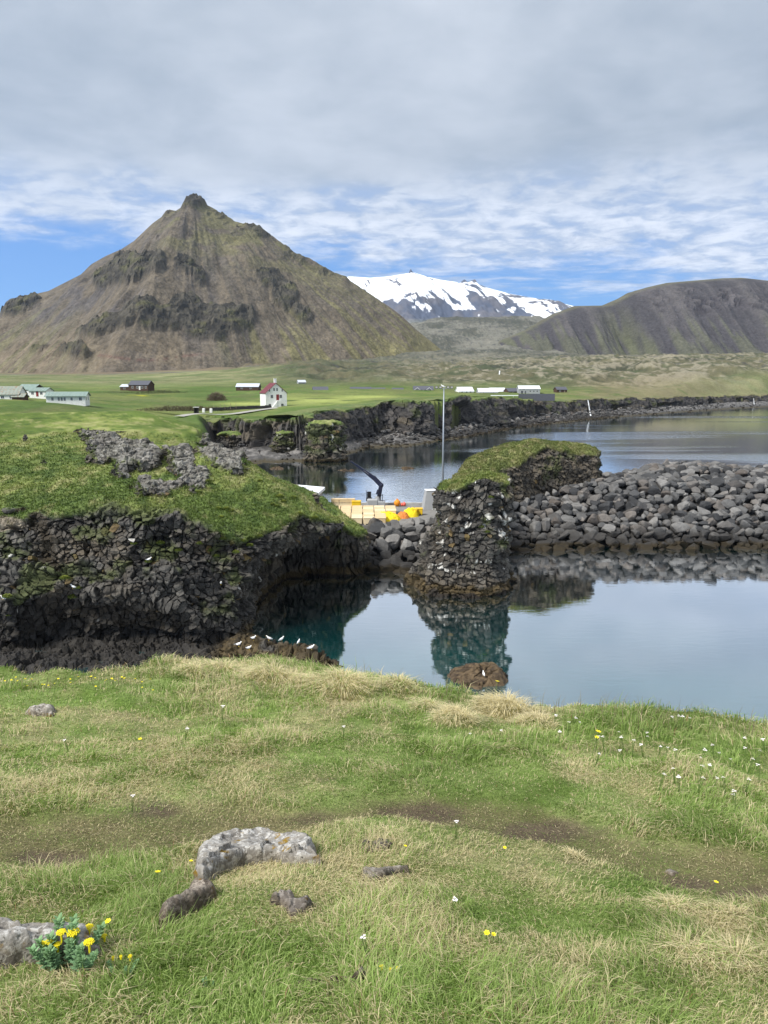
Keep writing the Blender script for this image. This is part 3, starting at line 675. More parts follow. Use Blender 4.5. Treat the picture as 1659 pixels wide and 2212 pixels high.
# ================================================================== NEAR ROCK: headland, sea stack, green mound, breakwater
def rock_finish(V, F, cell=.55, big=2.2, amp=.3, top_mask=None, turf=head_turf, seed=200, wrack=1.3, guano=0.03, vertical=None, brown=0.0, nsub=1, moss=.25, soft=None, fine=None):
    for _ in range(nsub): V, F = subdiv(V, F)
    N = vnormals(V, F)
    if fine is not None:            # one more level where bare rock is seen close
        s_ = fine(V[F].mean(1), N[F].mean(1)); W, F2_ = subdiv(np.hstack([V, N]), F[s_]); F = np.concatenate([F[~s_], F2_]); V, N = W[:, :3], W[:, 3:]
        u_, inv_ = np.unique(F, return_inverse=True); V, N, F = V[u_], N[u_], inv_.reshape(F.shape); N = N / (np.linalg.norm(N, axis=1, keepdims=True) + 1e-9)
    x, y, z = V.T
    wx, wy, wz = (fbm(x / 3, y / 3, z / 3, o=2, seed=seed + q) * .5 for q in (1, 2, 3))
    vs = np.ones_like(x) if vertical is None else lerp(1.0, 0.2, vertical(x, y, z))
    F1, F2, rid, vc = vor(x / cell + wx, y / cell + wy, z / cell * vs + wz, seed)
    G1, G2, rg, vg = vor(x / big + wx, y / big + wy, z / big + wz, seed + 5)
    top = ss(.50, .72, N[:, 2] + .16 * fbm(x / 1.2, y / 1.2, z / 1.2, o=3, seed=seed + 8))
    if top_mask is not None: top = top_mask(x, y, z, N, top)
    rock = 1 - top; e = F2 - F1
    tilt = vc[0] * (_h(np.floor(rid * 9999), x * 0, x * 0, seed + 4) - .5) + vc[2] * (rid - .5)
    chip = np.abs(fbm(x / .22, y / .22, z / .22, o=2, seed=seed + 9))
    q1 = _h(np.floor(rid * 9973), x * 0, x * 0, seed + 41) - .5; q2 = _h(np.floor(rid * 9473), x * 0, x * 0, seed + 42) - .5; q3 = _h(np.floor(rid * 8473), x * 0, x * 0, seed + 43) - .5
    tilt = (vc[0] * q1 + vc[1] * q2 + vc[2] * (q3 - .25)) * 2.0; gt = (vg[2] * (rg - .7) + vg[0] * (rg - .5))
    d = rock * amp * ((rid - .5) * 1.15 + tilt * 1.0 - ss(.09, .0, e) * .8 + (rg - .5) * 1.8 + gt * 1.2 + fbm(x / 2.6, y / 2.6, z / .9, o=4, seed=seed + 44) * 3.4 + chip * .35)
    if soft is not None: d = d * soft(x, y, z)
    tuss = fbm(x / .7, y / .7, z / .7, o=3, seed=seed + 10)
    d = d + top * (.05 + .22 * tuss + .10 * np.abs(fbm(x / .28, y / .28, o=2, seed=seed + 11)))
    V2 = V + N * d[:, None]
    r2 = _h(np.floor(rid * 99991), x * 0, x * 0, seed + 6)
    col = cmix((0.024, 0.023, 0.022), (0.108, 0.101, 0.088), np.clip(rid * .6 + rg * .4, 0, 1) ** 1.5)
    b2 = fbm(x / 4, y / 4, z / 2.5, o=3, seed=seed + 12)
    col = cmix(col, (0.125, 0.100, 0.068), ss(-.1, .5, b2 + brown) * (.15 + .6 * r2))
    col = cmix(col, (0.17, 0.11, 0.03), ss(.965, .98, r2) * .6 * (z > 3))
    mossy = ss(.05, .4, fbm(x / 1.6, y / 1.6, z / 1.2, o=4, seed=seed + 13) + .45 * N[:, 2] + moss - .25)
    col = cmix(col, (0.070, 0.085, 0.026), mossy * .75 * ss(wrack, wrack + 2.5, z))
    gu = ss(1 - guano, 1 - guano + .004, _h(np.floor(rid * 77777), x * 0, x * 0, seed + 7)) * ss(-.1, .2, fbm(x / .22, y / .22, z / .5, o=2, seed=seed + 14) - .05) * (z > 2)
    col = cmix(col, (0.55, 0.54, 0.50), gu * .85)
    col = cmix(col, (0.012, 0.011, 0.011), ss(.10, .02, e) * .75)
    wz_ = z + .3 * fbm(x / .8, y / .8, o=2, seed=seed + 15)
    col = cmix(col, cmix((0.082, 0.060, 0.028), (0.045, 0.034, 0.018), rid), ss(wrack, wrack - .35, wz_))
    col = cmix(col, (0.02, 0.016, 0.012), ss(.28, .1, wz_))
    tf = turf(x, y); tf = cmix(tf, (0.13, 0.105, 0.06), ss(.62, .45, N[:, 2]) * .35)
    col = cmix(col, tf, top)
    return V2, F, col, N, top

def build_headland():
    h = 0.2; ox, oy, oz = -48.0, 46.5, -1.3
    nx, ny, nz = 254, 232, 76
    X, Y = np.meshgrid(ox + h * np.arange(nx), oy + h * np.arange(ny), indexing='ij')
    base = [(-70, 52.0), (-34, 51.6), (-26, 52.2), (-20, 51.9), (-14, 53.2), (-11.0, 56.0), (-10.5, 58.5), (-11.6, 62), (-11.6, 66), (-10.4, 70), (-8.3, 73.6), (-5.4, 75.6), (-2.6, 76.6), (-1.6, 79), (-3, 84), (-7, 90), (-13, 97), (-70, 99)]
    rim = [(-70, 55.2), (-34, 55.2), (-26, 56.2), (-20, 55.6), (-14, 56.6), (-11.0, 57.4), (-9.8, 59.5), (-8.6, 63), (-7.0, 66), (-4.8, 69), (-2.9, 72), (-1.6, 75.5), (-1.4, 79), (-3.2, 84), (-7, 90), (-13, 97), (-70, 99)]
    wob = fbm(X / 3, Y / 3, o=3, seed=120) * .9
    sb = sdpoly(X, Y, base) + wob * .6; sr = sdpoly(X, Y, rim) + wob
    T = T_head(X, Y) + fbm(X / 7, Y / 7, o=3, seed=121) * .45
    ppx, ppy = proj(X, Y, T)
    def el(cx, cy, rx, ry, rot=0.0):
        a = R(rot); u = (ppx - cx) * math.cos(a) + (ppy - cy) * math.sin(a); v = -(ppx - cx) * math.sin(a) + (ppy - cy) * math.cos(a)
        return np.exp(-((u / rx) ** 2 + (v / ry) ** 2) ** 1.5)
    # bare outcrops on the slope
    oc = np.zeros_like(X)
    for e in ((225, 955, 62, 20, 20), (270, 985, 60, 34, 15), (225, 968, 30, 18, 0), (310, 1000, 30, 22, 0), (370, 985, 34, 10, 30), (395, 1010, 22, 30, 10), (340, 1055, 62, 20, -4), (420, 1040, 36, 26, 0), (455, 985, 26, 34, -25), (490, 1000, 34, 34, -30), (505, 985, 22, 12, 0), (215, 1000, 14, 8, 0), (265, 1030, 16, 8, 0)):
        oc = np.maximum(oc, el(*e))
    ocn = fbm(X / 1.6, Y / 2.2, o=4, seed=122)
    ocf = fbm(X / .6, Y / .9, o=3, seed=119)
    oc2 = ss(.42, .60, oc + ocn * .55 + ocf * .28)
    # soil scars under turf lips, drawn as dark steps
    sc = np.zeros_like(X)
    for e in ((60, 940, 60, 3.5, -22), (165, 925, 60, 3, -6), (210, 915, 45, 3, 6), (285, 910, 40, 3, 3), (30, 1106, 34, 3.5, -5), (175, 935, 40, 4, 10), (90, 1120, 40, 8, 10)):
        sc = np.maximum(sc, el(*e))
    T = T + oc2 * (.5 + 1.1 * ocn) - ss(.4, .8, sc + ocn * .3) * .5
    global OUT
    Zg = oz + h * np.arange(nz)
    F = np.empty((nx, ny, nz), np.float32)
    for k in range(nz):
        z = Zg[k]; m = ss(3.6, 6.6, z + .6 * wob) * np.ones_like(X); m = np.where(X < -11.5, ss(2, 8.5, z), m)
        s = lerp(sb, sr, m)
        # overhanging lip of the outcrop above the corner
        f = smax(z - T, s, 1.1)
        cave = np.sqrt(((X + 20.0) / 9.0) ** 2 + ((Y - 51.4) / 4.4) ** 2 + ((z - 0.0) / (5.7 + .5 * np.sin(X * .5))) ** 2) - 1 + wob * .10
        cave2 = np.sqrt(((X + 31) / 6.0) ** 2 + ((Y - 51.4) / 3.6) ** 2 + ((z - 0.5) / 5.0) ** 2) - 1
        cave3 = np.sqrt(((X + 6.6) / 4.2) ** 2 + ((Y - 71.0) / 5.2) ** 2 + ((z - 0.6) / 4.6) ** 2) - 1 + wob * .08
        f = smax(f, -np.minimum(np.minimum(cave, cave2) * 3.5, cave3 * 3.5), .6)
        lip = np.sqrt(((X + 17.2) / 3.2) ** 2 + ((Y - 77.0) / 4.0) ** 2 + ((z - 11.2) / 1.1) ** 2) - 1
        f = np.minimum(f, lip * 1.1 + wob * .2)
        # low shelf running out from the corner
        sh = sdpoly(X, Y, [(-13, 53), (-10, 52.2), (-6.5, 50.9), (-3.0, 50.2), (-2.8, 51), (-4.8, 52.4), (-8, 54.9), (-11, 56.6)]) if k == 0 else sh
        fl_ = sdpoly(X, Y, [(-70, 49.6), (-30, 49.8), (-18, 50.2), (-12.5, 51.6), (-11, 55), (-12, 62), (-70, 66)]) if k == 0 else fl_
        f = np.minimum(f, smax(z - (.15 + .3 * wob + .10 * np.clip(Y - 51, 0, 9)), fl_ + wob * .4, .4))
        f = np.minimum(f, smax(z - (.62 + .30 * fbm(X / 1.3, Y / 1.3, o=2, seed=124) + .0 * X), sh + (z * 1.0) + wob * .5, .3))
        F[:, :, k] = f
    # close the sides
    F[0] = 1; F[-1] = 1; F[:, 0] = 1; F[:, -1] = 1
    V, Q = surface_nets(F, (ox, oy, oz), h)
    from_oc = lambda x, y: oc2[np.clip(((x - ox) / h).astype(int), 0, nx - 1), np.clip(((y - oy) / h).astype(int), 0, ny - 1)]
    from_sc = lambda x, y: sc[np.clip(((x - ox) / h).astype(int), 0, nx - 1), np.clip(((y - oy) / h).astype(int), 0, ny - 1)]
    def tm(x, y, z, N, top):
        rimnoise = fbm(x / 1.4, y / 1.4, z / 1.4, o=4, seed=126)
        t = ss(.42, .66, N[:, 2] + .22 * rimnoise) * ss(3.0, 4.2, z + rimnoise)
        # grass dies out raggedly just above the rim
        px_, py_ = proj(x, y, z); line = np.interp(px_, [-200, 0, 60, 130, 250, 380, 470, 540, 640, 800], [1150, 1150, 1120, 1112, 1092, 1110, 1150, 1175, 1170, 1300])
        t = t * ss(10, -14, py_ - line + 26 * rimnoise)
        return t * (1 - from_oc(x, y) * (z > 6) * (N[:, 2] > -.2))
    vert = lambda x, y, z: ss(-11.6, -10.6, x) * ss(58, 60, y) * ss(6.5, 5.5, z)
    V2, F2, col, N, top = rock_finish(V, Q, cell=.46, big=2.4, amp=.27, fine=lambda P, n: (n[:, 2] < .62) & (P[:, 1] < 80) & (P[:, 0] > -36) & (P[:, 2] > -.3), top_mask=tm, seed=200, guano=.014, vertical=vert, brown=.1, moss=.12, wrack=.95, soft=lambda x, y, z: 1 - .3 * from_oc(x, y) * (z > 6))
    x, y, z = V2.T; o = from_oc(x, y) * (z > 6)
    pale = cmix((0.15, 0.14, 0.125), (0.27, 0.26, 0.235), ss(-.3, .4, fbm(x / .5, y / .5, z / .5, o=4, seed=127)))
    col = cmix(col, cmix(pale, (0.06, 0.056, 0.045), ss(.0, .4, fbm(x / .35, y / .35, z / .35, o=3, seed=128)) * .8), o * ss(.35, .5, 1 - top) * .85)
    col = cmix(col, (0.035, 0.028, 0.018), ss(.4, .75, from_sc(x, y) + .25 * fbm(x / .5, y / .8, o=3, seed=129)) * (z > 6) * .9)
    wet_shade = ss(4.9, 3.0, z + .5 * fbm(x / 1.5, y / 1.5, z / 1.5, o=3, seed=131)) * (1 - top) * (.25 + .75 * ss(-12.5, -15, x)) * ss(.7, 1.1, z + 3 * (x < -12)); col = col * (1 - .55 * wet_shade)[:, None]  # wet basalt tone plus overhang shade painted into the lower cave rock
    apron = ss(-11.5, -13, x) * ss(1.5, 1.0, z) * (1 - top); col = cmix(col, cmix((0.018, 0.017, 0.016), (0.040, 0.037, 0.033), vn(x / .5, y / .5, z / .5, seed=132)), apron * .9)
    # trodden sandy patch at the left edge
    px_, py_ = proj(x, y, z); sand = np.exp(-(((px_ - 10) / 48) ** 2 + ((py_ - 1135) / 20) ** 2) ** 1.5) * (N[:, 2] > .3)
    col = cmix(col, cmix((0.22, 0.19, 0.145), (0.14, 0.12, 0.09), ss(-.2, .3, fbm(x / .5, y / 1.0, o=3, seed=130))), ss(.25, .55, sand))
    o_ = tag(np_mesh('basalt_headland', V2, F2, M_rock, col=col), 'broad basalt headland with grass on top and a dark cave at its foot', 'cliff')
    return V2, col, N, top, o_
HV, HC, HN, HT, headland = build_headland()

def blob(name, base, rim, ztop, zr, h, label, cat, sub=1, bat=None, **kw):
    """rock standing in the water: outline at the foot, outline at the top and a top surface ztop(x, y)"""
    A = np.array(base + rim); x0, y0 = A.min(0) - 1.2; x1, y1 = A.max(0) + 1.2
    nx, ny = int((x1 - x0) / h) + 2, int((y1 - y0) / h) + 2; z0 = -1.0; nz = int((zr + 1.6 - z0) / h) + 2
    X, Y = np.meshgrid(x0 + h * np.arange(nx), y0 + h * np.arange(ny), indexing='ij')
    wob = fbm(X / 2.4, Y / 2.4, o=3, seed=140) * .5; sb = sdpoly(X, Y, base); sr = sdpoly(X, Y, rim); T = ztop(X, Y)
    F = np.empty((nx, ny, nz), np.float32)
    for k in range(nz):
        z = z0 + k * h; q = np.clip(z / zr, 0, 1); q = q if bat is None else bat(q)
        F[:, :, k] = smax(z - T, lerp(sb, sr, q) + wob + .35 * fbm(X / 2, Y / 2, z / 2, o=2, seed=141), kw.get('rnd', .7))
    kw.pop('rnd', None); F[0] = F[-1] = 1; F[:, 0] = 1; F[:, -1] = 1; F[:, :, -1] = 1
    V, Q = surface_nets(F, (x0, y0, z0), h)
    V2, F2, col, N, top = rock_finish(V, Q, nsub=sub, **kw)
    px_ = kw.get('post')
    return V2, F2, col, N, top
# ---- basalt stack
def P2(px, py, z): g = G(px, py, z); return (float(g[0]), float(g[1]))
sb_ = [P2(868, 1262, 0), P2(900, 1284, 0), P2(980, 1292, 0), P2(1060, 1288, 0), P2(1094, 1270, 0), (12.6, 74), (11.5, 78), (7, 79), (3.4, 77), (1.9, 73.5)]
sr_ = [(5.9, 71.6), (7.0, 70.4), (9.6, 70.2), (11.5, 70.8), (12.0, 72.5), (11.8, 77), (8, 79), (5.6, 78), (5.2, 74.5)]
ctop = rbf([(5.6, 71.5), (7.5, 71.5), (9.5, 71.5), (11.8, 71.5), (6, 78), (11.5, 78)], [9.0, 10.5, 11.0, 10.4, 9.4, 10.0])
def stack_top(x, y, z, N, top):
    n = fbm(x / 1.0, y / 1.0, z / 1.0, o=3, seed=145); return ss(.45, .7, N[:, 2] + .3 * n) * ss(7.6, 8.8, z + n)
SV, SF, SC, SN, ST = blob('basalt_stack', sb_, sr_, lambda x, y: ctop(x, y) + .3 * fbm(x / 1.5, y / 1.5, o=2, seed=146), 10.3, 0.14, '', '', bat=lambda q: np.clip(q * 1.6, 0, 1) ** .8 if True else q, cell=.50, big=1.8, amp=.26, top_mask=stack_top, seed=300, guano=.13, wrack=1.1, brown=.0, moss=.05)
tag(np_mesh('basalt_stack', SV, SF, M_rock, col=SC), 'squat basalt sea stack of stacked column ends with white bird stains', 'sea stack')
# ---- green mound behind the stack
mb_ = [(6, 82), (8, 79.5), (11.2, 80), (12.3, 87), (14.5, 92.5), (21, 97.5), (30, 101), (31, 106), (27, 110), (17, 109), (9, 100), (6, 90)]
mr_ = [(7, 82), (8.5, 80.5), (10.6, 81), (11.6, 88), (14.2, 94), (21.5, 98.8), (28.0, 101.5), (29.3, 105), (26, 108.5), (18, 107.5), (10.5, 99), (8, 90)]
mt = rbf([(8, 81), (12, 81.5), (9, 90), (9.7, 95), (12.9, 96), (16, 99), (21.5, 100), (28, 101.5), (17, 94), (24, 98.5), (18, 108), (20, 103)], [8.8, 8.4, 8.0, 8.3, 9.6, 10.6, 11.4, 10.1, 8.8, 9.8, 10.5, 11.6])
def mound_turf(x, y, z, N, top):
    n = fbm(x / 1.3, y / 1.3, z / 1.3, o=4, seed=155); return ss(.40, .62, N[:, 2] + .3 * n)
MV, MF, MC, MN, MT = blob('mound', mb_, mr_, lambda x, y: mt(x, y) + .25 * fbm(x / 3, y / 3, o=3, seed=156), 10.5, 0.22, '', '', rnd=1.2, cell=.5, big=1.8, amp=.2, top_mask=mound_turf, seed=400, guano=.002, wrack=-5, brown=.55, moss=.1, turf=lambda x, y: cmix(cmix(head_turf(x, y), (0.14, 0.14, 0.055), .45 + .3 * fbm(x / 2, y / 2, o=3, seed=157)), (0.26, 0.23, 0.12), ss(.15, .5, fbm(x / .7, y / .7, o=3, seed=158)) * .7))
tag(np_mesh('grassy_mound', MV, MF, M_rock, col=MC), 'rounded mound with green turf cap above crumbling brown rock, beside the breakwater', 'mound')
# ---- mossy rock pillar by the far beach, and the round boulder left of it
def far_blob(name, pxs, t, zt, label, cat, seed, topx=0.75, moss=.45, depth=5.0):
    """pxs: left, right pixel columns at the foot; zt: top height"""
    a, b = AT(pxs[0], 985, t), AT(pxs[1], 985, t); cx, wd = (a[0] + b[0]) / 2, (b[0] - a[0]) / 2; cy = a[1]
    ring = lambda s, sy: [(cx + wd * s * math.cos(u) * (1 + .08 * math.sin(3 * u + seed)), cy + depth * sy * math.sin(u) * (1 + .1 * math.sin(2 * u))) for u in np.linspace(0, 2 * PI, 13)[:-1]]
    V, F_, c_, N_, t_ = blob(name, ring(1, 1), ring(topx, topx), lambda x, y: zt - .035 * ((x - cx) ** 2 + (y - cy) ** 2) + .5 * fbm(x / 2, y / 2, o=3, seed=seed), zt, 0.34, '', '', cell=1.1, big=3, amp=.45, seed=seed, guano=.05, wrack=.9, moss=moss, brown=.2)
    tag(np_mesh(name, V, F_, M_rock, col=c_), label, cat)
far_blob('mossy_pillar', (657, 748), 186, 9.6, 'tall moss-topped rock pillar rising from the water at the far beach', 'sea stack', 512, .86, .5)
far_blob('shore_boulder', (588, 645), 196, 6.2, 'large rounded dark boulder with a mossy cap left of the far rock pillar', 'boulder', 531, .7, .5, 4.0)
far_blob('shore_boulder', (462, 545), 205, 5.6, 'low dark rock knob above the grey pebble beach at far left', 'boulder', 547, .75, .2, 4.0)
# ---- skerries
def skerry(name, ring, zt, label, seed, gu=.0, h=.08):
    c = np.mean(ring, 0); R2 = [tuple(c + (np.array(p) - c) * .55) for p in ring]
    V, F_, c_, N_, t_ = blob(name, ring, R2, lambda x, y: zt - .18 * ((x - c[0]) ** 2 + (y - c[1]) ** 2) ** .5 + .45 * fbm(x / .7, y / .7, o=3, seed=seed), zt, h, '', '', rnd=.3, cell=.9, big=1.6, amp=.10, seed=seed, top_mask=lambda x, y, z, N, t: t * 0, guano=gu, wrack=1.5, sub=1)
    x, y, z = V.T; c_ = cmix(c_, cmix((0.045, 0.030, 0.018), (0.115, 0.080, 0.045), ss(-.3, .4, fbm(x / .25, y / .25, o=3, seed=seed + 1))), .8)
    globals()['_SK'] = V if name == 'seaweed_rock' else globals().get('_SK', V)
    tag(np_mesh(name, V, F_, M_rock, col=c_), label, 'rock')
skerry('seaweed_rock', [P2(968, 1472, 0), P2(985, 1448, 0), P2(1020, 1436, 0), P2(1060, 1434, 0), P2(1090, 1444, 0), P2(1104, 1462, 0), P2(1092, 1482, 0), P2(1040, 1496, 0), P2(990, 1492, 0)], .75, 'low brown seaweed-covered rock poking out of the pool near the grass edge', 560)

# ---- far weed-covered skerries in the harbour
for i, (a, b, y_, zt, lb) in enumerate([(845, 898, 1012, .35, 'flat brown weed patch in the harbour, right of the crane jib'), (723, 768, 1016, .28, 'small brown weed patch showing in the harbour at the crane tip'), (560, 625, 1012, .22, 'thin dark reef strip lying off the pebble beach')]):
    ring = [P2(a, y_, 0), P2((a + b) / 2 - 8, y_ - 3, 0), P2(b, y_ - 1, 0), P2(b - 6, y_ + 2, 0), P2((a + b) / 2, y_ + 3, 0)]
    skerry('weed_reef', ring, zt, lb, 580 + i * 9, h=.2)

# ---- breakwater: a core of fill and armour boulders laid over it
M_core = mat_flat('breakwater_fill', (0.045, 0.043, 0.040), 0.9, 0.2, .3, 1.5)
toe = [(-4, 77.5), (0, 77.2), (3, 77.6), (6, 79), (10, 81.5), (13.5, 86.3), (20, 87.5), (30, 88.3), (45, 88.6), (70, 88.6)]
def toe_y(x): return np.interp(x, [p[0] for p in toe], [p[1] for p in toe])
def bw_h(x, y):
    q = y - toe_y(x)
    crest = np.interp(x, [-4, 5, 12, 16, 24, 30, 40, 60], [3.6, 3.8, 4.6, 5.2, 5.6, 6.6, 6.5, 6.0])
    wid = np.interp(x, [-4, 5, 12, 20, 60], [6.0, 6.5, 8.0, 10.5, 10.5])
    z = -1.2 + (crest + 1.2) * np.clip((q + 1.6) / (wid + 1.6), 0, 1)
    # road dip behind the front crest, then the outer parapet, on the right part
    dip = ss(wid + 3.5, wid + 6, q) * ss(12, 16, x); z = z - dip * 2.3
    far = ss(16, 20, q - 0) ; par = np.interp(x, [22, 27, 31, 36, 40, 46, 55, 70], [5.6, 6.0, 5.0, 5.0, 6.4, 7.0, 6.2, 5.6])
    z = np.where(x > 14, z + ss(17, 21, q) * (par - (crest - 2.3)), z)
    z = z - ss(27, 46, q) * 9 * ss(12, 16, x)
    z = np.where(x <= 13, np.where(q > wid + .5, z - ss(wid + .5, wid + 3.5, q) * 1.2, z), z)
    return z
def build_core():
    x = np.linspace(-5, 72, 155); q = np.linspace(-1.5, 46, 110); Xc = np.repeat(x[:, None], 110, 1); Yc = toe_y(x)[:, None] + q[None]
    Zc = bw_h(Xc, Yc) - .75; Zc = np.where((Xc < 13.5) & (q[None] > 10), -3.0, Zc)
    tag(np_mesh('breakwater', np.stack([Xc, Yc, Zc], -1).reshape(-1, 3), grid_faces(155, 110)[:, ::-1], M_core, smooth=True), 'long breakwater bank of dark fill under the grey armour boulders', 'breakwater')
build_core()
m, t, b, o = mat_new('boulder_basalt'); M_boul = m
pos = t.n.new('ShaderNodeNewGeometry').outputs['Position']; ob = t.n.new('ShaderNodeObjectInfo')
at = t.n.new('ShaderNodeAttribute'); at.attribute_name = 'rnd'; rnd = t.m('FRACT', t.m('ADD', ob.outputs['Random'], at.outputs['Fac']))
c = t.mix(t.m('POWER', rnd, 1.3), (0.036, 0.037, 0.039), (0.185, 0.180, 0.172))
c = t.mix(t.mr(t.m('FRACT', t.m('MULTIPLY', rnd, 7.3)), .6, 1.0, 0.0, .5), c, (0.13, 0.105, 0.085))
k = t.m('MULTIPLY', t.mr(t.noise(pos, 1.1, 5, .65), .25, .75, .65, 1.35, False), t.mr(t.noise(pos, 7, 4, .7), .25, .75, .8, 1.2, False))
c = t.vm('SCALE', c, scale=k)
z_ = t.sep(pos)[2]; zn = t.m('ADD', z_, t.m('MULTIPLY', t.noise(pos, .8, 3, .5), .9))
c = t.mix(t.mr(zn, 2.9, 1.5), c, t.vm('SCALE', (0.034, 0.032, 0.030), scale=k))
c = t.mix(t.mr(zn, 1.25, .95), c, t.vm('SCALE', (0.026, 0.020, 0.011), scale=k))
c = t.mix(t.mr(zn, .62, .42), c, (0.02, 0.016, 0.012))
t.l.new(c, b.inputs['Base Color']); b.inputs['Roughness'].default_value = .85; b.inputs['Specular IOR Level'].default_value = .25
bp = t.n.new('ShaderNodeBump'); bp.inputs['Strength'].default_value = .5; bp.inputs['Distance'].default_value = .06; t.l.new(t.noise(pos, 5, 6, .65), bp.inputs['Height']); t.l.new(bp.outputs[0], b.inputs['Normal'])
def ico(sub):
    import bmesh
    bm = bmesh.new(); bmesh.ops.create_icosphere(bm, subdivisions=sub, radius=1); v = np.array([x.co[:] for x in bm.verts]); f = np.array([[q.index for q in p.verts] for p in bm.faces]); bm.free(); return v, f
ICO3, ICO2, ICO1 = ico(3), ico(2), ico(1)
def boulder_shape(seed, I=ICO3, planes=9, rough=.03):
    r = np.random.default_rng(seed); v = I[0]; n = r.normal(size=(planes, 3)); n /= np.linalg.norm(n, axis=1, keepdims=True)
    d = r.uniform(.48, .88, planes); dots = v @ n.T
    rad = np.minimum(1.25, np.min(np.where(dots > .05, d / np.maximum(dots, .05), 9), 1))
    V = v * rad[:, None]; V += v * (fbm(v[:, 0] * 2.2 + seed, v[:, 1] * 2.2, v[:, 2] * 2.2, o=3, seed=seed) * rough * 2)[:, None]
    return V * np.array([1.25, 1.0, .85]), I[1]
BM = []
for s in range(12):
    V, F_ = boulder_shape(900 + s); o_ = np_mesh('armour_boulder', V, None, M_boul, F3=F_); BM.append(o_.data); bpy.data.objects.remove(o_)
def build_boulders():
    r = np.random.default_rng(5); items = []
    for row in range(50):
        q = -1.1 + row * .86
        x = -4.5
        while x < 62:
            s = r.choice([r.uniform(.42, .62), r.uniform(.55, .85), r.uniform(.7, 1.0)]) * (1.0 if x > 7 else 1.15); x += s * 1.52
            xx = x + r.normal(0, .15); yy = toe_y(xx) + q + r.normal(0, .22)
            if xx < 13.5 and q > np.interp(xx, [-4, 5, 12], [6.8, 7.2, 9]): continue
            if xx < 31 and sdpoly(np.array([xx]), np.array([yy]), mr_)[0] < .3: continue
            if sdpoly(np.array([xx]), np.array([yy]), sr_)[0] < -.5: continue
            if q > 41: continue
            z = float(bw_h(np.array([xx]), np.array([yy]))[0]) - .12
            if z < -1.2: continue
            if xx < 1 and yy > 79 and xx < -2.4: continue
            px_, py_ = proj(xx, yy, z)
            items.append((xx, yy, z + r.normal(0, .1), s * .96, px_, py_, r.integers(12), r.uniform(0, 2 * PI), r.normal(0, .35), r.normal(0, .35)))
    vis = [i for i in items if -20 < i[4] < 1680 and (i[5] < 1230)]
    # those hidden behind the stack or deep in the road dip count as fill
    key = lambda i: (i[3] / math.hypot(i[0], i[1])) * (0.4 if (880 < i[4] < 1085 and i[5] > 1060 and i[1] > 76 and 880 < i[4]) else 1)
    vis.sort(key=key, reverse=True); top = vis[:298]; ids = set(id(i) for i in top); rest = [i for i in items if id(i) not in ids]
    for i in top:
        o_ = bpy.data.objects.new('armour_boulder', BM[i[6]]); C.objects.link(o_); o_.location = i[:3]; s = i[3]
        o_.scale = (s, s, s); o_.rotation_euler = (i[8], i[9], i[7])
        gap = i[4] < 900
        tag(o_, 'dark armour boulder filling the gap left of the basalt stack' if gap else 'grey angular armour boulder piled on the breakwater slope right of the stack', 'boulder', 'boulders in the gap left of the stack' if gap else 'boulders on the breakwater right of the stack')
    VV, FF, RR = [], [], []; b = 0
    shp = [boulder_shape(950 + s, ICO2, 9) for s in range(8)]
    for i in rest:
        V, F_ = shp[i[6] % 8]; a = i[7]; M = np.array([[math.cos(a), -math.sin(a), 0], [math.sin(a), math.cos(a), 0], [0, 0, 1]])
        VV.append(V @ M.T * i[3] + np.array(i[:3])); FF.append(F_ + b); RR.append(np.full(len(V), r.uniform())); b += len(V)
    o_ = np_mesh('boulder_pile', np.concatenate(VV), None, M_boul, F3=np.concatenate(FF)); at = o_.data.attributes.new('rnd', 'FLOAT', 'POINT'); at.data.foreach_set('value', np.concatenate(RR).astype(np.float32))
    tag(o_, 'far and half-hidden boulders of the breakwater behind its front slope', 'boulders', kind='stuff')
build_boulders()
# loose rubble along the far shore and on the pebble beach
def rubble():
    px, fx, fy, wx, wy = coast; r = np.random.default_rng(8); n = 5200
    i = r.integers(0, len(px) - 1, n); dens = ss(760, 850, px[i]) * ss(1450, 1250, px[i]) + .25; keep = r.uniform(size=n) < dens; i = i[keep]; n = len(i)
    q = r.beta(1.6, 1.3, n) * 1.15 - .05; X = lerp(wx[i], fx[i], q) + r.normal(0, .8, n); Y = lerp(wy[i], fy[i], q) + r.normal(0, .8, n)
    Z = np.clip(q, 0, 1) * 1.9 - .1 + r.uniform(0, .7, n) * ss(.5, 1, q) * 2; s = r.lognormal(-.75, .5, n) * np.where(px[i] > 780, 1.0, .45)
    shp = [boulder_shape(970 + k, ICO1, 9) for k in range(6)]; VV, FF, RR = [], [], []; b = 0
    for k in range(n):
        V, F_ = shp[k % 6]; a = r.uniform(0, 6.28); M = np.array([[math.cos(a), -math.sin(a), 0], [math.sin(a), math.cos(a), 0], [0, 0, 1]])
        VV.append(V @ M.T * min(s[k], 1.4) + (X[k], Y[k], Z[k])); FF.append(F_ + b); RR.append(np.full(len(V), r.uniform())); b += len(V)
    o_ = np_mesh('shore_rubble', np.concatenate(VV), None, M_boul, F3=np.concatenate(FF)); at = o_.data.attributes.new('rnd', 'FLOAT', 'POINT'); at.data.foreach_set('value', np.concatenate(RR).astype(np.float32))
    tag(o_, 'loose boulders and rubble strewn along the foot of the far cliffs', 'rubble', kind='stuff')
rubble()
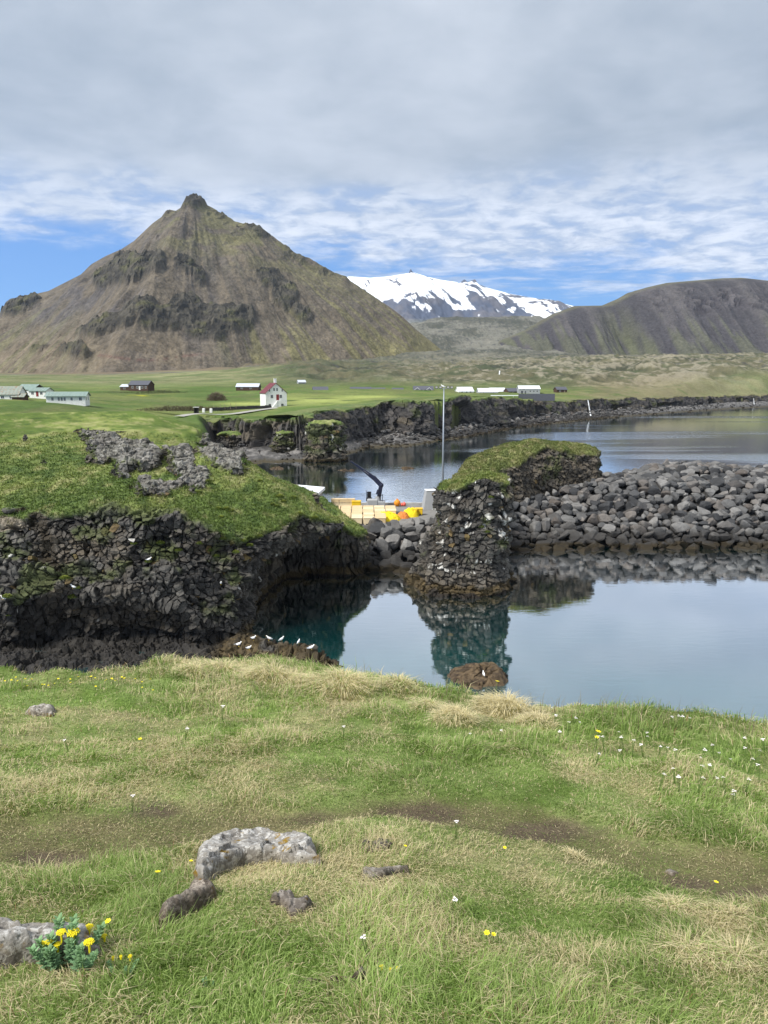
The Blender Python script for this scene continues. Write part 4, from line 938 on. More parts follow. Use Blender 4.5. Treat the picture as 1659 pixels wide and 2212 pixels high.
# turf fringe on the near rims: short coarse grass
def fringe(name, V, N, top, col, n, L, label, ymax=80):
    m = (top > .5) & (V[:, 1] < ymax) & (N[:, 2] > .25); ix = np.where(m)[0]; w_ = 1 / (V[ix, 1] - 40) ** 1.0; ix = RNG.choice(ix, n, p=w_ / w_.sum())
    P = V[ix] + RNG.normal(0, .08, (n, 3)) * [1, 1, 0]; l = L * RNG.uniform(.5, 1.4, n); c = col[ix] * RNG.uniform(.8, 1.5, (n, 1))
    o_ = blades(name, P - [0, 0, .03], l, l * .28, RNG.uniform(.1, .9, n), None, c, M_blade)
    tag(o_, label, 'grass', kind='stuff')
fringe('turf_grass', HV, HN, HT, HC, 70000, .27, 'short coarse grass covering the top of the near headland', 92)
fringe('turf_grass', SV, SN, ST, SC, 6000, .3, 'tufty grass on the crown of the basalt stack')
fringe('turf_grass', MV, MN, MT, MC, 22000, .3, 'rough grass growing over the mound by the breakwater', 112)
# ================================================================== THINGS
W_white = mat_flat('white_render', (0.78, 0.78, 0.75), .7, .2, .05, 1.2, dirt=(0.60, 0.60, 0.57))
W_timber = mat_flat('dark_timber', (0.075, 0.045, 0.032), .8, .2, .2, 2)
W_grey = mat_flat('grey_cladding', (0.33, 0.34, 0.35), .7, .2, .08, 1.5)
Rf_red = mat_flat('maroon_iron', (0.16, 0.040, 0.048), .5, .3, .1, 1.2)
Rf_green = mat_flat('pale_green_iron', (0.19, 0.255, 0.225), .55, .3, .1, 1.2, dirt=(0.32, 0.38, 0.34))
Rf_dark = mat_flat('slate_grey_iron', (0.085, 0.088, 0.105), .5, .3, .1, 1.0)
Rf_silver = mat_flat('silver_iron', (0.50, 0.53, 0.58), .4, .4, .06, 1.0)
Rf_white = mat_flat('white_iron', (0.74, 0.76, 0.80), .5, .3, .05, 1.0)
Rf_rust = mat_flat('rusted_iron', (0.24, 0.27, 0.23), .8, .2, .15, .8, dirt=(0.27, 0.115, 0.05))
Gls = mat_flat('window_glass', (0.02, 0.023, 0.03), .12, .6, .1, 2, bstr=0)
Dr_red = mat_flat('red_door', (0.20, 0.03, 0.03), .5, .3, .08, 2)
Conc = mat_flat('concrete', (0.36, 0.355, 0.34), .85, .2, .12, 1.2, dirt=(0.25, 0.24, 0.22))
M_trim = mat_flat('white_trim', (0.72, 0.72, 0.70), .6, .25, .04, 3)
M_wood = mat_flat('weathered_wood', (0.25, 0.20, 0.14), .8, .2, .2, 4)

def window(mb_list, root, x, z, wd, ht, face, dx, dy, fr_mat=M_trim, bars=True, surround=True):
    """window in one of the four walls: face 'f' (y=-dy/2), 'r' (x=+dx/2)"""
    F = MB(); P_ = MB(); t = .07; o = .035
    def bx(mb, a0, a1, z0, z1, p0, p1):
        if face == 'f': mb.box(a0, a1, -dy / 2 - p1, -dy / 2 - p0, z0, z1)
        elif face == 'b': mb.box(a0, a1, dy / 2 + p0, dy / 2 + p1, z0, z1)
        elif face == 'r': mb.box(dx / 2 + p0, dx / 2 + p1, a0, a1, z0, z1)
        else: mb.box(-dx / 2 - p1, -dx / 2 - p0, a0, a1, z0, z1)
    bx(P_, x - wd / 2, x + wd / 2, z - ht / 2, z + ht / 2, .004, .02)
    bx(F, x - wd / 2 - t, x - wd / 2, z - ht / 2 - t, z + ht / 2 + t, .002, o); bx(F, x + wd / 2, x + wd / 2 + t, z - ht / 2 - t, z + ht / 2 + t, .002, o)
    bx(F, x - wd / 2, x + wd / 2, z + ht / 2, z + ht / 2 + t, .002, o); bx(F, x - wd / 2, x + wd / 2, z - ht / 2 - t, z - ht / 2, .002, o)
    if bars:
        bx(F, x - .03, x + .03, z - ht / 2, z + ht / 2, .021, o - .003)
    wn_ = P_.build('window', Gls, root); F.build('frame', fr_mat, wn_); return wn_
def house(name, px, r, base_py, wd, dp, wh, rh, rot, wall, roof, label, cat='house', axis='x', wins=(), door=None, chim=None, over=.3, gmat=None, hip=0):
    """gabled house; ridge along local axis; front = local -y. base from the pixel row at its distance."""
    p = AT(px, base_py, r); e = empty(name, p, R(rot)); tag(e, label, cat)
    dx, dy = wd, dp; w_ = MB()
    if axis == 'x':
        v = [(-dx/2, -dy/2, -1), (dx/2, -dy/2, -1), (dx/2, dy/2, -1), (-dx/2, dy/2, -1), (-dx/2, -dy/2, wh), (dx/2, -dy/2, wh), (dx/2, dy/2, wh), (-dx/2, dy/2, wh), (-dx/2, 0, wh + rh), (dx/2, 0, wh + rh)]
        f = [(0, 1, 5, 4), (2, 3, 7, 6), (1, 2, 6, 9, 5), (3, 0, 4, 8, 7), (3, 2, 1, 0)]
    else:
        v = [(-dx/2, -dy/2, -1), (dx/2, -dy/2, -1), (dx/2, dy/2, -1), (-dx/2, dy/2, -1), (-dx/2, -dy/2, wh), (dx/2, -dy/2, wh), (dx/2, dy/2, wh), (-dx/2, dy/2, wh), (0, -dy/2, wh + rh), (0, dy/2, wh + rh)]
        f = [(0, 1, 5, 8, 4), (2, 3, 7, 9, 6), (1, 2, 6, 5), (3, 0, 4, 7), (3, 2, 1, 0)]
    w_.add(v, f); w_.build('wall', wall, e)
    rf = MB(); t = .14; half = (dy if axis == 'x' else dx) / 2; L_ = (dx if axis == 'x' else dy) / 2 + over; sl = rh / half; eo = half + over; ez = wh - over * sl
    for s in (-1, 1):
        A = [(-L_, s * eo, ez + .02), (L_, s * eo, ez + .02), (L_, 0, wh + rh + .02), (-L_, 0, wh + rh + .02)]; B = [(q[0], q[1], q[2] + t) for q in A]
        if axis != 'x': A = [(q[1], q[0], q[2]) for q in A]; B = [(q[1], q[0], q[2]) for q in B]
        rf.add(A + B, [(3, 2, 1, 0), (4, 5, 6, 7), (0, 1, 5, 4), (1, 2, 6, 5), (2, 3, 7, 6), (3, 0, 4, 7)])
        n = int(2 * L_ / .9)
        for q in range(1, n):       # standing seams
            u = -L_ + q * 2 * L_ / n; a_, b_ = (u, s * eo, ez + t + .03), (u, 0, wh + rh + t + .03)
            if axis != 'x': a_, b_ = (a_[1], a_[0], a_[2]), (b_[1], b_[0], b_[2])
            rf.beam(a_, b_, .05, .05)
    ro = rf.build('roof', roof, e)
    if chim:
        c_ = MB(); c_.box(chim[0] - .4, chim[0] + .4, chim[1] - .4, chim[1] + .4, chim[2], chim[3]); c_.box(chim[0] - .46, chim[0] + .46, chim[1] - .46, chim[1] + .46, chim[3], chim[3] + .12); c_.build('chimney', chim[4] if len(chim) > 4 else wall, ro)
    for q in wins: window(None, e, q[1], q[2], q[3], q[4], q[0], dx, dy)
    if door:
        d_ = MB(); fc, x, z0, wd_, ht_ = door[:5]
        if fc == 'f': d_.box(x - wd_ / 2, x + wd_ / 2, -dy / 2 - .05, -dy / 2 - .003, z0, z0 + ht_)
        else: d_.box(dx / 2 + .003, dx / 2 + .05, x - wd_ / 2, x + wd_ / 2, z0, z0 + ht_)
        d_.build('door', door[5] if len(door) > 5 else Dr_red, e)
    return e
# the white house with the maroon roof: gable to the left-front, long side to the right
h = house('white_house', 591, 272, 880, 7.6, 7.4, 5.1, 3.3, 24, W_white, Rf_red, 'tall white house with maroon gable roof standing alone above the cliffs', axis='y', over=.25,
      wins=[('f', -1.6, 3.9, .8, 1.1), ('f', 1.6, 3.9, .8, 1.1), ('f', -.7, 6.3, .55, 1.0), ('f', .35, 6.3, .55, 1.0), ('f', 2.1, 1.0, .8, .7), ('f', -2.4, 1.0, .8, .7), ('f', 2.2, 6.0, .5, .8), ('r', -2.0, 3.6, .8, 1.1), ('r', 1.7, 3.6, .8, 1.1), ('r', -2.0, 1.0, .8, .5), ('r', 1.7, 1.0, .8, .5), ('f', -2.4, 6.0, .5, .8)],
      door=('f', .5, 2.6, 1.0, 2.0), chim=(.6, -.6, 7.4, 10.0))
s_ = MB()
for q in range(8): s_.box(-.9 - .25 * q + 1.0, -.65 - .25 * q + 1.0, -4.75, -3.72, 0, 2.5 - .3 * q)
s_.box(.1, 1.4, -4.75, -3.72, 0, 2.55); s_.build('steps', W_white, h)
house('bungalow', 148, 224, 869, 10.6, 6.5, 1.85, 1.05, 10, W_white, Rf_green, 'white bungalow with pale green roof and four dark windows on the left meadow', wins=[('f', -3.6, 1.05, .5, .9), ('f', -1.9, 1.05, .5, .95), ('f', -1.1, 1.05, .5, .95), ('f', -.3, 1.05, .5, .95), ('f', 1.6, 1.05, .5, .8), ('f', 4.0, 1.05, .7, .9), ('r', -1.5, 1.05, .8, .9), ('r', 1.3, 1.05, .8, .9)], over=.45)
house('bungalow', 90, 250, 856, 5.6, 5, 1.75, .9, -6, W_white, Rf_green, 'small cream cottage with low green roof behind the white bungalow', wins=[('f', -1.6, 1.0, .8, .8), ('f', 1.4, 1.0, .8, .8), ('r', 0, 1.0, .8, .8)], door=('f', 0, 0, .8, 1.6))
house('barn', 68, 262, 854, 6.8, 6, 2.0, 1.6, -18, W_timber, Rf_green, 'dark timber barn with a green iron roof at the far left', axis='x', wins=[('f', -1.9, 1.3, .8, .9)], door=('f', 1.5, 0, 1.4, 1.7, M_trim))
house('barn', 8, 228, 864, 11, 7, 1.7, 2.2, 6, W_white, Rf_rust, 'low white shed with rust-streaked iron roof cut by the left frame edge', 'shed', wins=[('f', 1.0, .9, .8, .7), ('f', 3.4, .9, .8, .7)])
house('shed', 44, 226, 865, 3.4, 3.0, 1.1, .8, 0, W_timber, Rf_rust, 'tiny dark shed with reddish roof beside the rusty roofed shed', 'shed')
house('cabin', 306, 420, 842, 11.5, 7, 2.7, 2.1, -12, W_timber, Rf_dark, 'dark timber cabin with slate roof on the far left meadow', 'cabin', wins=[('f', -3.4, 1.4, 1, 1.1), ('f', -.6, 1.4, 1, 1.1), ('f', 2.2, 1.4, 1.2, 1.1), ('f', 4.4, 1.4, .8, 1.1)], door=('f', .8, 0, .9, 2, M_trim))
house('cabin', 274, 424, 842, 5, 5, 1.7, 1.2, -12, W_timber, Rf_silver, 'small annexe with silver roof left of the dark timber cabin', 'cabin', wins=[('f', 0, .9, 1.2, .8)])
house('cabin', 537, 430, 842, 12.5, 7, 1.7, 1.7, -3, W_timber, Rf_silver, 'low brown cabin with silver roof behind the maroon-roofed house', 'cabin', wins=[('f', -3, 1, 1, .8), ('f', 2, 1, 1, .8)])
house('hut', 651, 520, 830, 5, 4, 1.4, 1.3, 20, W_grey, Rf_silver, 'tiny hut high on the green slope right of the maroon-roofed house', 'hut')
house('cabin', 692, 440, 846, 8.4, 6, .9, 1.8, 8, W_timber, Rf_dark, 'dark roofed cabin peeping over the turf right of the maroon-roofed house', 'cabin', wins=[('l', 0, .5, .8, .8)])
house('cabin', 779, 450, 846, 12, 7, .8, 1.8, 4, W_timber, Rf_dark, 'long slate roof showing over the turf, the wider of the dark pair', 'cabin')
house('cabin', 815, 455, 846, 9, 6, .8, 1.4, -4, W_timber, Rf_dark, 'short slate roof just right of the long slate roof', 'cabin')
house('cabin', 859, 455, 846, 6.4, 5, .7, 1.4, 0, W_grey, Rf_dark, 'smallest slate-roofed hut left of the white-gabled house', 'cabin')
g_ = house('cabin', 914, 455, 848, 11.5, 7, 1.7, 2.0, 0, W_white, Rf_dark, 'house with dark roof and white trimmed gables left of the lamp mast', 'house', wins=[('f', -3.9, 1, 1, 1.0), ('f', -1.4, 1, 1.4, 1.0), ('f', 1.2, 1, 1.4, 1.0), ('f', 4.0, 1, 1, 1.0)])
t_ = MB()
for s in (-3.6, 3.4):
    t_.beam((s - 1.7, -3.9, 1.6), (s, -3.9, 3.0), .16, .3); t_.beam((s, -3.9, 3.0), (s + 1.7, -3.9, 1.6), .16, .3)
t_.build('gable_trim', M_trim, g_)
house('cabin', 1003, 452, 849, 9, 7, 1.1, 2.3, 14, W_white, Rf_white, 'white roofed cabin right of the lamp mast', 'cabin', wins=[('f', -2.6, .8, .9, .8), ('f', .2, .8, .9, .8), ('f', 2.6, .8, .9, .8)])
house('cabin', 1052, 446, 850, 11, 7, .9, 2.0, 6, W_grey, Rf_white, 'long low cabin with white roof left of the guesthouse', 'cabin', wins=[('f', -3, .6, .9, .7), ('f', 3, .6, .9, .7)])
house('cabin', 1073, 456, 850, 9, 6, 1.3, 1.9, 6, W_white, Rf_white, 'white roofed cabin overlapping behind the long low cabin', 'cabin', wins=[('f', 3, .8, .9, .8)])
house('cabin', 1107, 452, 851, 8.5, 7, 1.5, 1.8, 20, W_timber, Rf_dark, 'dark timber cabin tucked against the left side of the guesthouse', 'cabin', wins=[('f', -1.5, .9, .9, .8), ('f', 1.6, .9, .9, .8)])
house('guesthouse', 1141, 446, 852, 12.0, 8, 3.2, 1.7, 0, W_grey, Rf_white, 'pale grey two-storey guesthouse with white roof and glazed gable', 'house', wins=[('f', -4.3, 1.4, 1.4, 1.6), ('f', -2.4, 1.4, 1.0, 1.6), ('f', .4, 1.9, .9, .9), ('f', 2.4, 1.9, .9, .9), ('f', 4.4, 1.9, .9, .9), ('f', -3.4, 3.0, 1.6, .6)])
house('hut', 1210, 452, 849, 6.2, 5, 2.0, 1.5, 12, W_timber, Rf_dark, 'brown hut with slate roof standing alone right of the guesthouse', 'hut', wins=[('f', -1.2, 1.2, .8, .8)], door=('f', 1.6, 0, .8, 1.7, M_wood))
# board fence round the guesthouse terrace
p = AT(1159, 863, 349); e = tag(empty('board_fence', p, 0), 'dark grey board fence standing in front of the guesthouse', 'fence'); f_ = MB()
for q in range(54): f_.box(-8.2 + q * .305, -8.2 + q * .305 + .285, -.03, .03, -.6, 2.55 + .02 * (q % 3))
f_.build('boards', Rf_dark, e); f_ = MB()
for q in range(9): f_.build if False else f_.box(-8.25 + q * 2.05, -8.11 + q * 2.05, .04, .16, -.6, 2.6)
f_.build('posts', W_timber, e)
p = AT(1098, 855, 354); e = tag(empty('terrace_canopy', p, 0), 'flat white terrace roof beside the guesthouse fence', 'canopy'); f_ = MB(); f_.bbox(-8, 5, -1.5, 1.5, .05, .25, .06); f_.build('canopy_roof', Rf_white, e); f_ = MB()
for q in (-7.5, -3, 2, 4.5): f_.box(q, q + .12, -1.4, -1.28, -1, .05)
f_.build('posts', M_trim, e)

# low stone wall, gate pillars, kiosk by the road to the white house
def bar(name, pts, hgt, th, mat, label, cat):
    m_ = MB()
    for a_, b_ in zip(pts[:-1], pts[1:]):
        n = max(1, int((Vector(b_) - Vector(a_)).length / .9))
        for q in range(n):
            s0 = Vector(a_).lerp(Vector(b_), q / n); s1 = Vector(a_).lerp(Vector(b_), (q + 1) / n); hh = hgt * random.uniform(.8, 1.15); d = (s1 - s0).normalized(); nn = Vector((-d.y, d.x, 0)) * th * random.uniform(.4, .6)
            m_.add([s0 - nn - Vector((0, 0, .5)), s1 - nn - Vector((0, 0, .5)), s1 + nn - Vector((0, 0, .5)), s0 + nn - Vector((0, 0, .5)), s0 - nn * .7 + Vector((0, 0, hh)), s1 - nn * .7 + Vector((0, 0, hh * random.uniform(.85, 1.1))), s1 + nn * .7 + Vector((0, 0, hh)), s0 + nn * .7 + Vector((0, 0, hh))], [(3, 2, 1, 0), (4, 5, 6, 7), (0, 1, 5, 4), (1, 2, 6, 5), (2, 3, 7, 6), (3, 0, 4, 7)])
    return tag(m_.build(name, mat), label, cat)
M_stone = mat_flat('lava_stone', (0.06, 0.057, 0.053), .9, .2, .4, 2.0)
M_road = mat_flat('pale_track', (0.33, 0.32, 0.30), .95, .1, .12, .6)
def on(px, r, dz=0): v = land_at(px, r); v[2] += dz; return tuple(v)
bar('stone_wall', [tuple(AT(458, 884, 232)), tuple(AT(500, 882, 240)), tuple(AT(545, 880, 250)), tuple(AT(585, 878.5, 258))], .5, .7, M_stone, 'low dark lava-stone wall along the track to the maroon-roofed house', 'wall')
def strip(name, pts, wd, mat):
    """track draped on the land"""
    V = []; n = 60; P = np.array(pts, float); u = np.linspace(0, len(P) - 1, n); pxs = np.interp(u, range(len(P)), P[:, 0]); rr = np.interp(u, range(len(P)), P[:, 1])
    ctr = np.array([land_at(a_, b_) for a_, b_ in zip(pxs, rr)]); t = np.gradient(ctr[:, :2], axis=0); t /= np.linalg.norm(t, axis=1, keepdims=True); nn = np.stack([-t[:, 1], t[:, 0]], 1)
    for s in np.linspace(-.5, .5, 5):
        v = ctr.copy(); v[:, :2] += nn * s * wd; v[:, 2] += .55 - .3 * abs(s); V.append(v)
    V = np.stack(V, 1).reshape(-1, 3)
    return tag(np_mesh(name, V, grid_faces(n, 5)[:, ::-1], mat, smooth=True), kind='structure')
strip('track', [(395, 205), (430, 214), (480, 226), (520, 236), (560, 250), (600, 262)], 3.0, M_road)
def pillar(px, py, r, s, label, name='gate_pillar', mat=W_white):
    m_ = MB(); m_.bbox(-s, s, -s * .8, s * .8, -.4, s * 2.2, .08); o_ = m_.build(name, mat); o_.location = AT(px, py, r); return tag(o_, label, 'pillar')
pillar(440, 888, 228, .38, 'left of two small white gate pillars at the end of the track'); pillar(456, 888.5, 230, .38, 'right of two small white gate pillars at the end of the track')
e = tag(empty('info_kiosk', AT(424, 890, 222), .1), 'small dark open kiosk beside the white gate pillars', 'kiosk'); m_ = MB(); m_.box(-.65, -.5, -.5, .5, -.4, 1.3); m_.box(.5, .65, -.5, .5, -.4, 1.3); m_.box(-.65, .65, .5, .6, -.4, 1.3); m_.build('wall', M_stone, e); m_ = MB(); m_.box(-.8, .8, -.7, .7, 1.31, 1.42); m_.build('roof', M_trim, e)
for i, (px, py) in enumerate([(462, 878), (476, 877), (486, 876), (498, 875), (510, 874)]):
    m_ = MB(); m_.tube((0, 0, -.4), (.05 * (i % 2), 0, 1.5), .06, .05, 6); o_ = m_.build('fence_post', M_wood); o_.location = AT(px, py + 6, 236); tag(o_, 'thin wooden fence post by the hedge near the track', 'post', 'fence posts by the track')
# bushes
M_leafbush = mat_blade('bush_leaves', .3)
def bush(name, px, py, r, wx, wz, n, label, c0, c1, dep=None):
    ctr = AT(px, py, r); P = RNG.normal(size=(n, 3)); P /= np.linalg.norm(P, axis=1, keepdims=True); P *= (RNG.uniform(0, 1, (n, 1)) ** .4); P[:, 2] = np.abs(P[:, 2])
    lump = 1 + .35 * fbm(P[:, 0] * wx / 1.2, P[:, 1] * 2, P[:, 2] * 2, o=3, seed=int(px)); P = P * lump[:, None] * np.array([wx, dep or wx * .6, wz]) + ctr
    cc = cmix(c0, c1, RNG.uniform(0, 1, n)); L = RNG.uniform(.25, .6, n) * min(1.2, wz * .6 + .3)
    o_ = blades(name, P, L, L * .22, RNG.uniform(0, .9, n), None, cc, M_leafbush); return tag(o_, label, 'bush')
bush('hedge', 400, 888, 238, 14.5, 1.5, 5200, 'long brownish hedge of leafless shrubs left of the track', (0.10, 0.085, 0.05), (0.17, 0.15, 0.09), 3)
bush('shrub', 468, 866, 262, 3.4, 3.0, 2600, 'round bare greyish shrub left of the maroon-roofed house', (0.13, 0.095, 0.07), (0.20, 0.155, 0.12))
bush('hedge', 240, 852, 380, 24, 1.3, 3000, 'dark low hedge below the timber cabin on the far left meadow', (0.07, 0.075, 0.04), (0.13, 0.13, 0.07), 2)
bush('hedge', 350, 849, 385, 13, 1.4, 2000, 'low dark hedge right of the timber cabin', (0.07, 0.075, 0.04), (0.13, 0.13, 0.07), 2)

# waterfalls over the far cliff
M_fall = mat_flat('white_water', (0.80, 0.83, 0.85), .5, .3, .15, 1.0, bstr=.5)
def fall(px0, py0, px1, py1, wd, label, back=0.0):
    V = []; n = 26; cx_, cy_ = proj(*CLIFFV.T)
    for i in range(n):
        u = i / (n - 1); px_, py_ = lerp(px0, px1, u), lerp(py0, py1, u)
        k = np.where((np.abs(cx_ - px_) < 2.5) & (np.abs(cy_ - py_) < 2.0))[0]; k = k if len(k) else [int(np.argmin((cx_ - px_) ** 2 + (cy_ - py_) ** 2))]
        rr = CLIFFV[k, 1].min() - .5; prev = rr if i == 0 else min(rr, prev); c_ = ATY(px_, py_, prev)
        for s in (-.5, -.17, .17, .5):
            V.append((c_[0] + s * wd * (.8 + .35 * u) + random.uniform(-.08, .08), c_[1] - .35 * math.cos(s * PI) + random.uniform(-.1, .1), c_[2]))
    return tag(np_mesh('waterfall', V, grid_faces(n, 4), M_fall, smooth=True), label, 'waterfall')
fall(1270, 864, 1276, 898, .55, 'white waterfall dropping from the far cliff into the bay', -6)
fall(1628, 860, 1629, 874, .3, 'small thin waterfall on the far cliff near the right frame edge', -5)
e = AT(1079, 812, 640); m_ = MB(); m_.beam((0, 0, 4.2), (-.4, -1.6, 0), .9, .35); m_.beam((-.4, -1.7, .1), (.1, -2.4, -1.2), 1.2, .35); o_ = m_.build('waterfall', M_fall); o_.location = e; tag(o_, 'tiny distant waterfall on the lava slope above the cabins', 'waterfall')

# ---------------------------------------------------------------- the quay
QZ = 3.6
M_quay = mat_flat('quay_concrete', (0.20, 0.195, 0.185), .85, .2, .2, .6, dirt=(0.12, 0.115, 0.11))
m_ = MB(); qp = [(-16, 84.5), (12, 84.5), (12, 98.6), (-16, 98.6)]
m_.add([(x, y, -1) for x, y in qp] + [(x, y, QZ) for x, y in qp], [(3, 2, 1, 0), (4, 5, 6, 7), (0, 1, 5, 4), (1, 2, 6, 5), (2, 3, 7, 6), (3, 0, 4, 7)])
tag(m_.build('quay', M_quay), kind='structure')
m_ = MB(); m_.bbox(-16, 12, 98.25, 98.65, QZ, QZ + .28, .04); tag(m_.build('quay_kerb', Conc), kind='structure')
M_crate = mat_flat('tan_plastic', (0.62, 0.47, 0.27), .55, .3, .10, 1.5)
M_crate2 = mat_flat('pale_tan_plastic', (0.70, 0.58, 0.38), .55, .3, .10, 1.5)
M_yel = mat_flat('yellow_plastic', (0.72, 0.47, 0.02), .45, .35, .08, 1.5)
M_slot = mat_flat('crate_foot', (0.12, 0.08, 0.04), .8, .2, .1, 2)
def make_tub(mat, label, group, lid=True):
    e = tag(empty('fish_tub', (0, 0, 0)), label, 'fish tub', group); s = MB()
    s.bbox(-.6, .6, -.5, .5, .12, .72, .05)
    for x in (-.45, -.02, .40): s.box(x - .06, x + .10, -.49, .49, 0, .12)
    s.build('tub', mat, e)
    l = MB(); l.bbox(-.63, .63, -.53, .53, .725, .80, .03); l.box(-.62, -.4, -.08, .08, .80, .825); l.box(.4, .62, -.08, .08, .80, .825); l.build('lid', mat, e)
    return e
tA = make_tub(M_crate, 'tan fish tub in the close-packed field of tubs on the quay', 'tan fish tubs packed on the quay')
tB = make_tub(M_crate2, 'pale tan fish tub in the close-packed field of tubs on the quay', 'pale tan fish tubs packed on the quay')
firstA, firstB = True, True
r_ = random.Random(3)
for j in range(7):
    for i in range(7):
        x = -5.75 + i * 1.34 - j * .03; y = 85.2 + j * 1.24
        if i >= 5 + (j > 3): continue
        src = tB if r_.random() < .3 else tA; fst = firstB if src is tB else firstA
        o_ = src if fst else copy_tree(src)
        if src is tB: firstB = False
        else: firstA = False
        o_.location = (x + r_.uniform(-.03, .03), y, QZ); o_.rotation_euler = (0, 0, r_.uniform(-.02, .02))
# stacked tubs at the back left
for i, px in enumerate((724, 742, 758)):
    for k in range(2):
        o_ = copy_tree(tA if k else tB); p = AT(px, 1090, 97.2); o_.location = (p[0], 96.3, QZ + .22 + k * .47)
        o_.scale = (.84, .8, .56)
        o_['label'] = ('left', 'middle', 'right')[i] + (' tub in the upper row' if k else ' tub in the lower row') + ' of the small stack at the back of the quay'; o_['group'] = 'fish tubs stacked at the back of the quay'
m_ = MB(); m_.box(-6.9, -3.6, 95.8, 96.8, QZ, QZ + .21); tag(m_.build('pallet_stack', M_slot), 'dark pallets under the small stack of tubs at the back of the quay', 'pallets')
ty = make_tub(M_yel, 'single bright yellow tub standing between the tub stack and the crane', 'yellow tubs on the quay'); p = AT(770, 1090, 97); ty.location = (p[0], 95.8, QZ + .12); ty.scale = (.95, .9, 1.05)
m_ = MB(); m_.box(p[0] - .6, p[0] + .6, 95.4, 96.2, QZ, QZ + .11); tag(m_.build('pallet_stack', M_slot), 'dark pallet stack under the single yellow tub', 'pallets')
for i, (px, py) in enumerate(((893, 1100), (905, 1100))):
    o_ = copy_tree(ty); p = AT(px, py, 92); o_.location = (p[0], 90.5 + i * .5, QZ + .05); o_.scale = (.75, .75, 1.0); o_['label'] = ('open pale-rimmed yellow tub right of the net heap', 'small yellow tub at the right end of the quay goods')[i]
# heap of yellow nets with orange floats
def heap(name, px0, px1, py, Y, hgt, dep, mat, label, cat, seed, z0=QZ):
    a_, b_ = ATY(px0, py, Y), ATY(px1, py, Y); cx, wd = (a_[0] + b_[0]) / 2, abs(b_[0] - a_[0]) / 2; n = 46
    u = np.linspace(-1.12, 1.12, n); X, Y_ = np.meshgrid(u, u, indexing='ij'); rr = (np.abs(X) ** 2.6 + np.abs(Y_) ** 2.6) ** (1 / 2.6)
    Z = hgt * np.clip(1 - rr ** 3, -0.3, 1) * (1 + .35 * fbm(X * 2.5 + seed, Y_ * 2.5, o=3, seed=seed)) + .10 * fbm(X * 9, Y_ * 9, o=3, seed=seed + 1)
    V = np.stack([cx + X * wd, Y + Y_ * dep, z0 + Z], -1).reshape(-1, 3)
    return tag(np_mesh(name, V, grid_faces(n, n), mat), label, cat)
M_net = mat_flat('yellow_net', (0.78, 0.58, 0.02), .8, .2, .25, 5, bstr=.6)
M_orange = mat_flat('orange_net', (0.62, 0.22, 0.06), .8, .2, .25, 5, bstr=.6)
heap('net_heap', 806, 866, 1105, 88.3, .75, 1.7, M_net, 'broad heap of bright yellow fishing net in front of the tubs', 'net', 71)
heap('net_heap', 868, 905, 1102, 90.5, .95, 1.2, M_net, 'taller yellow net heap behind the orange-flecked one', 'net', 75)
heap('net_heap', 856, 884, 1106, 89.2, .62, .8, M_orange, 'small orange net heap between the two yellow ones', 'net', 78)
M_buoy = mat_flat('pink_float', (0.70, 0.14, 0.10), .5, .3, .05, 3); M_buoyO = mat_flat('orange_float', (0.75, 0.27, 0.02), .5, .3, .05, 3)
for px, py, s, mt_, lb in ((828 + 30, 1086, .42, M_buoyO, 'large orange float standing by the quay edge right of the crane'), (873, 1088, .25, M_buoy, 'small pink float right of the orange one'), (868, 1089, .2, M_buoy, 'tiny pink float touching the orange one')):
    p = ATY(px, py, 97.3); m_ = MB(); m_.ball((0, 0, 0), s, 12, 8, (1, 1, 1.1)); m_.tube((0, 0, s), (0, 0, s * 1.35), s * .22, s * .18, 8); o_ = m_.build('float', mt_, smooth=True); o_.location = (p[0], 97.3, QZ + s); tag(o_, lb, 'float')
# grey plastic container and low wall blocks by the crane
p = ATY(810 - 14, 1094, 96); m_ = MB(); m_.bbox(-.75, .6, -.5, .5, 0, 1.25, .08); o_ = m_.build('water_tank', W_grey); o_.location = (p[0] + .6, 95.2, QZ); tag(o_, 'pale grey tank standing in front of the crane base', 'tank')
# knuckle-boom crane
M_cr = mat_flat('navy_crane', (0.014, 0.020, 0.050), .4, .4, .12, 2, dirt=(0.05, 0.05, 0.07)); M_blk = mat_flat('black_hose', (0.015, 0.015, 0.018), .5, .4, .1, 3)
cp = ATY(817, 1085, 97.4); cx, cy = cp[0], 97.2
e = tag(empty('quay_crane', (cx, cy, QZ)), 'navy blue knuckle-boom crane with its jib raised over the harbour', 'crane')
L = lambda px, py: Vector(ATY(px, py, cy)) - Vector((cx, cy, QZ))
m_ = MB(); m_.bbox(-1.5, .9, -.7, .7, 0, .7, .06); m_.tube((0, 0, .7), (0, 0, 1.3), .42, .36, 14); m_.build('base', W_grey, e)
m_ = MB(); top = L(823, 1048); knee = L(806, 1030); m_.beam((0.1, 0, 1.2), top + Vector((0, 0, 0)), .5, .46); m_.ball(tuple(top), .34, 10, 8); m_.beam(top, knee, .55, .5); m_.tube((-.2, -.2, 1.6), tuple(top * .8 + Vector((-.35, -.15, 0))), .1, .07, 8); m_.build('column', M_cr, e)
tip = L(757, 996); mid = knee.lerp(tip, .42); mid2 = knee.lerp(tip, .72)
m_ = MB(); m_.beam(knee + (knee - tip) * .06, mid, .36, .42); m_.beam(mid, mid2, .26, .30); m_.beam(mid2, tip, .18, .2); m_.tube(tuple(knee + Vector((0, 0, -.35))), tuple(mid + Vector((.1, 0, -.25))), .08, .06, 8); b_ = m_.build('jib', M_cr, e)
m_ = MB(); m_.beam(knee.lerp(mid, .45) + Vector((0, -.195, 0)), knee.lerp(mid, .98) + Vector((0, -.195, 0)), .012, .13); m_.build('marking', M_trim, b_)
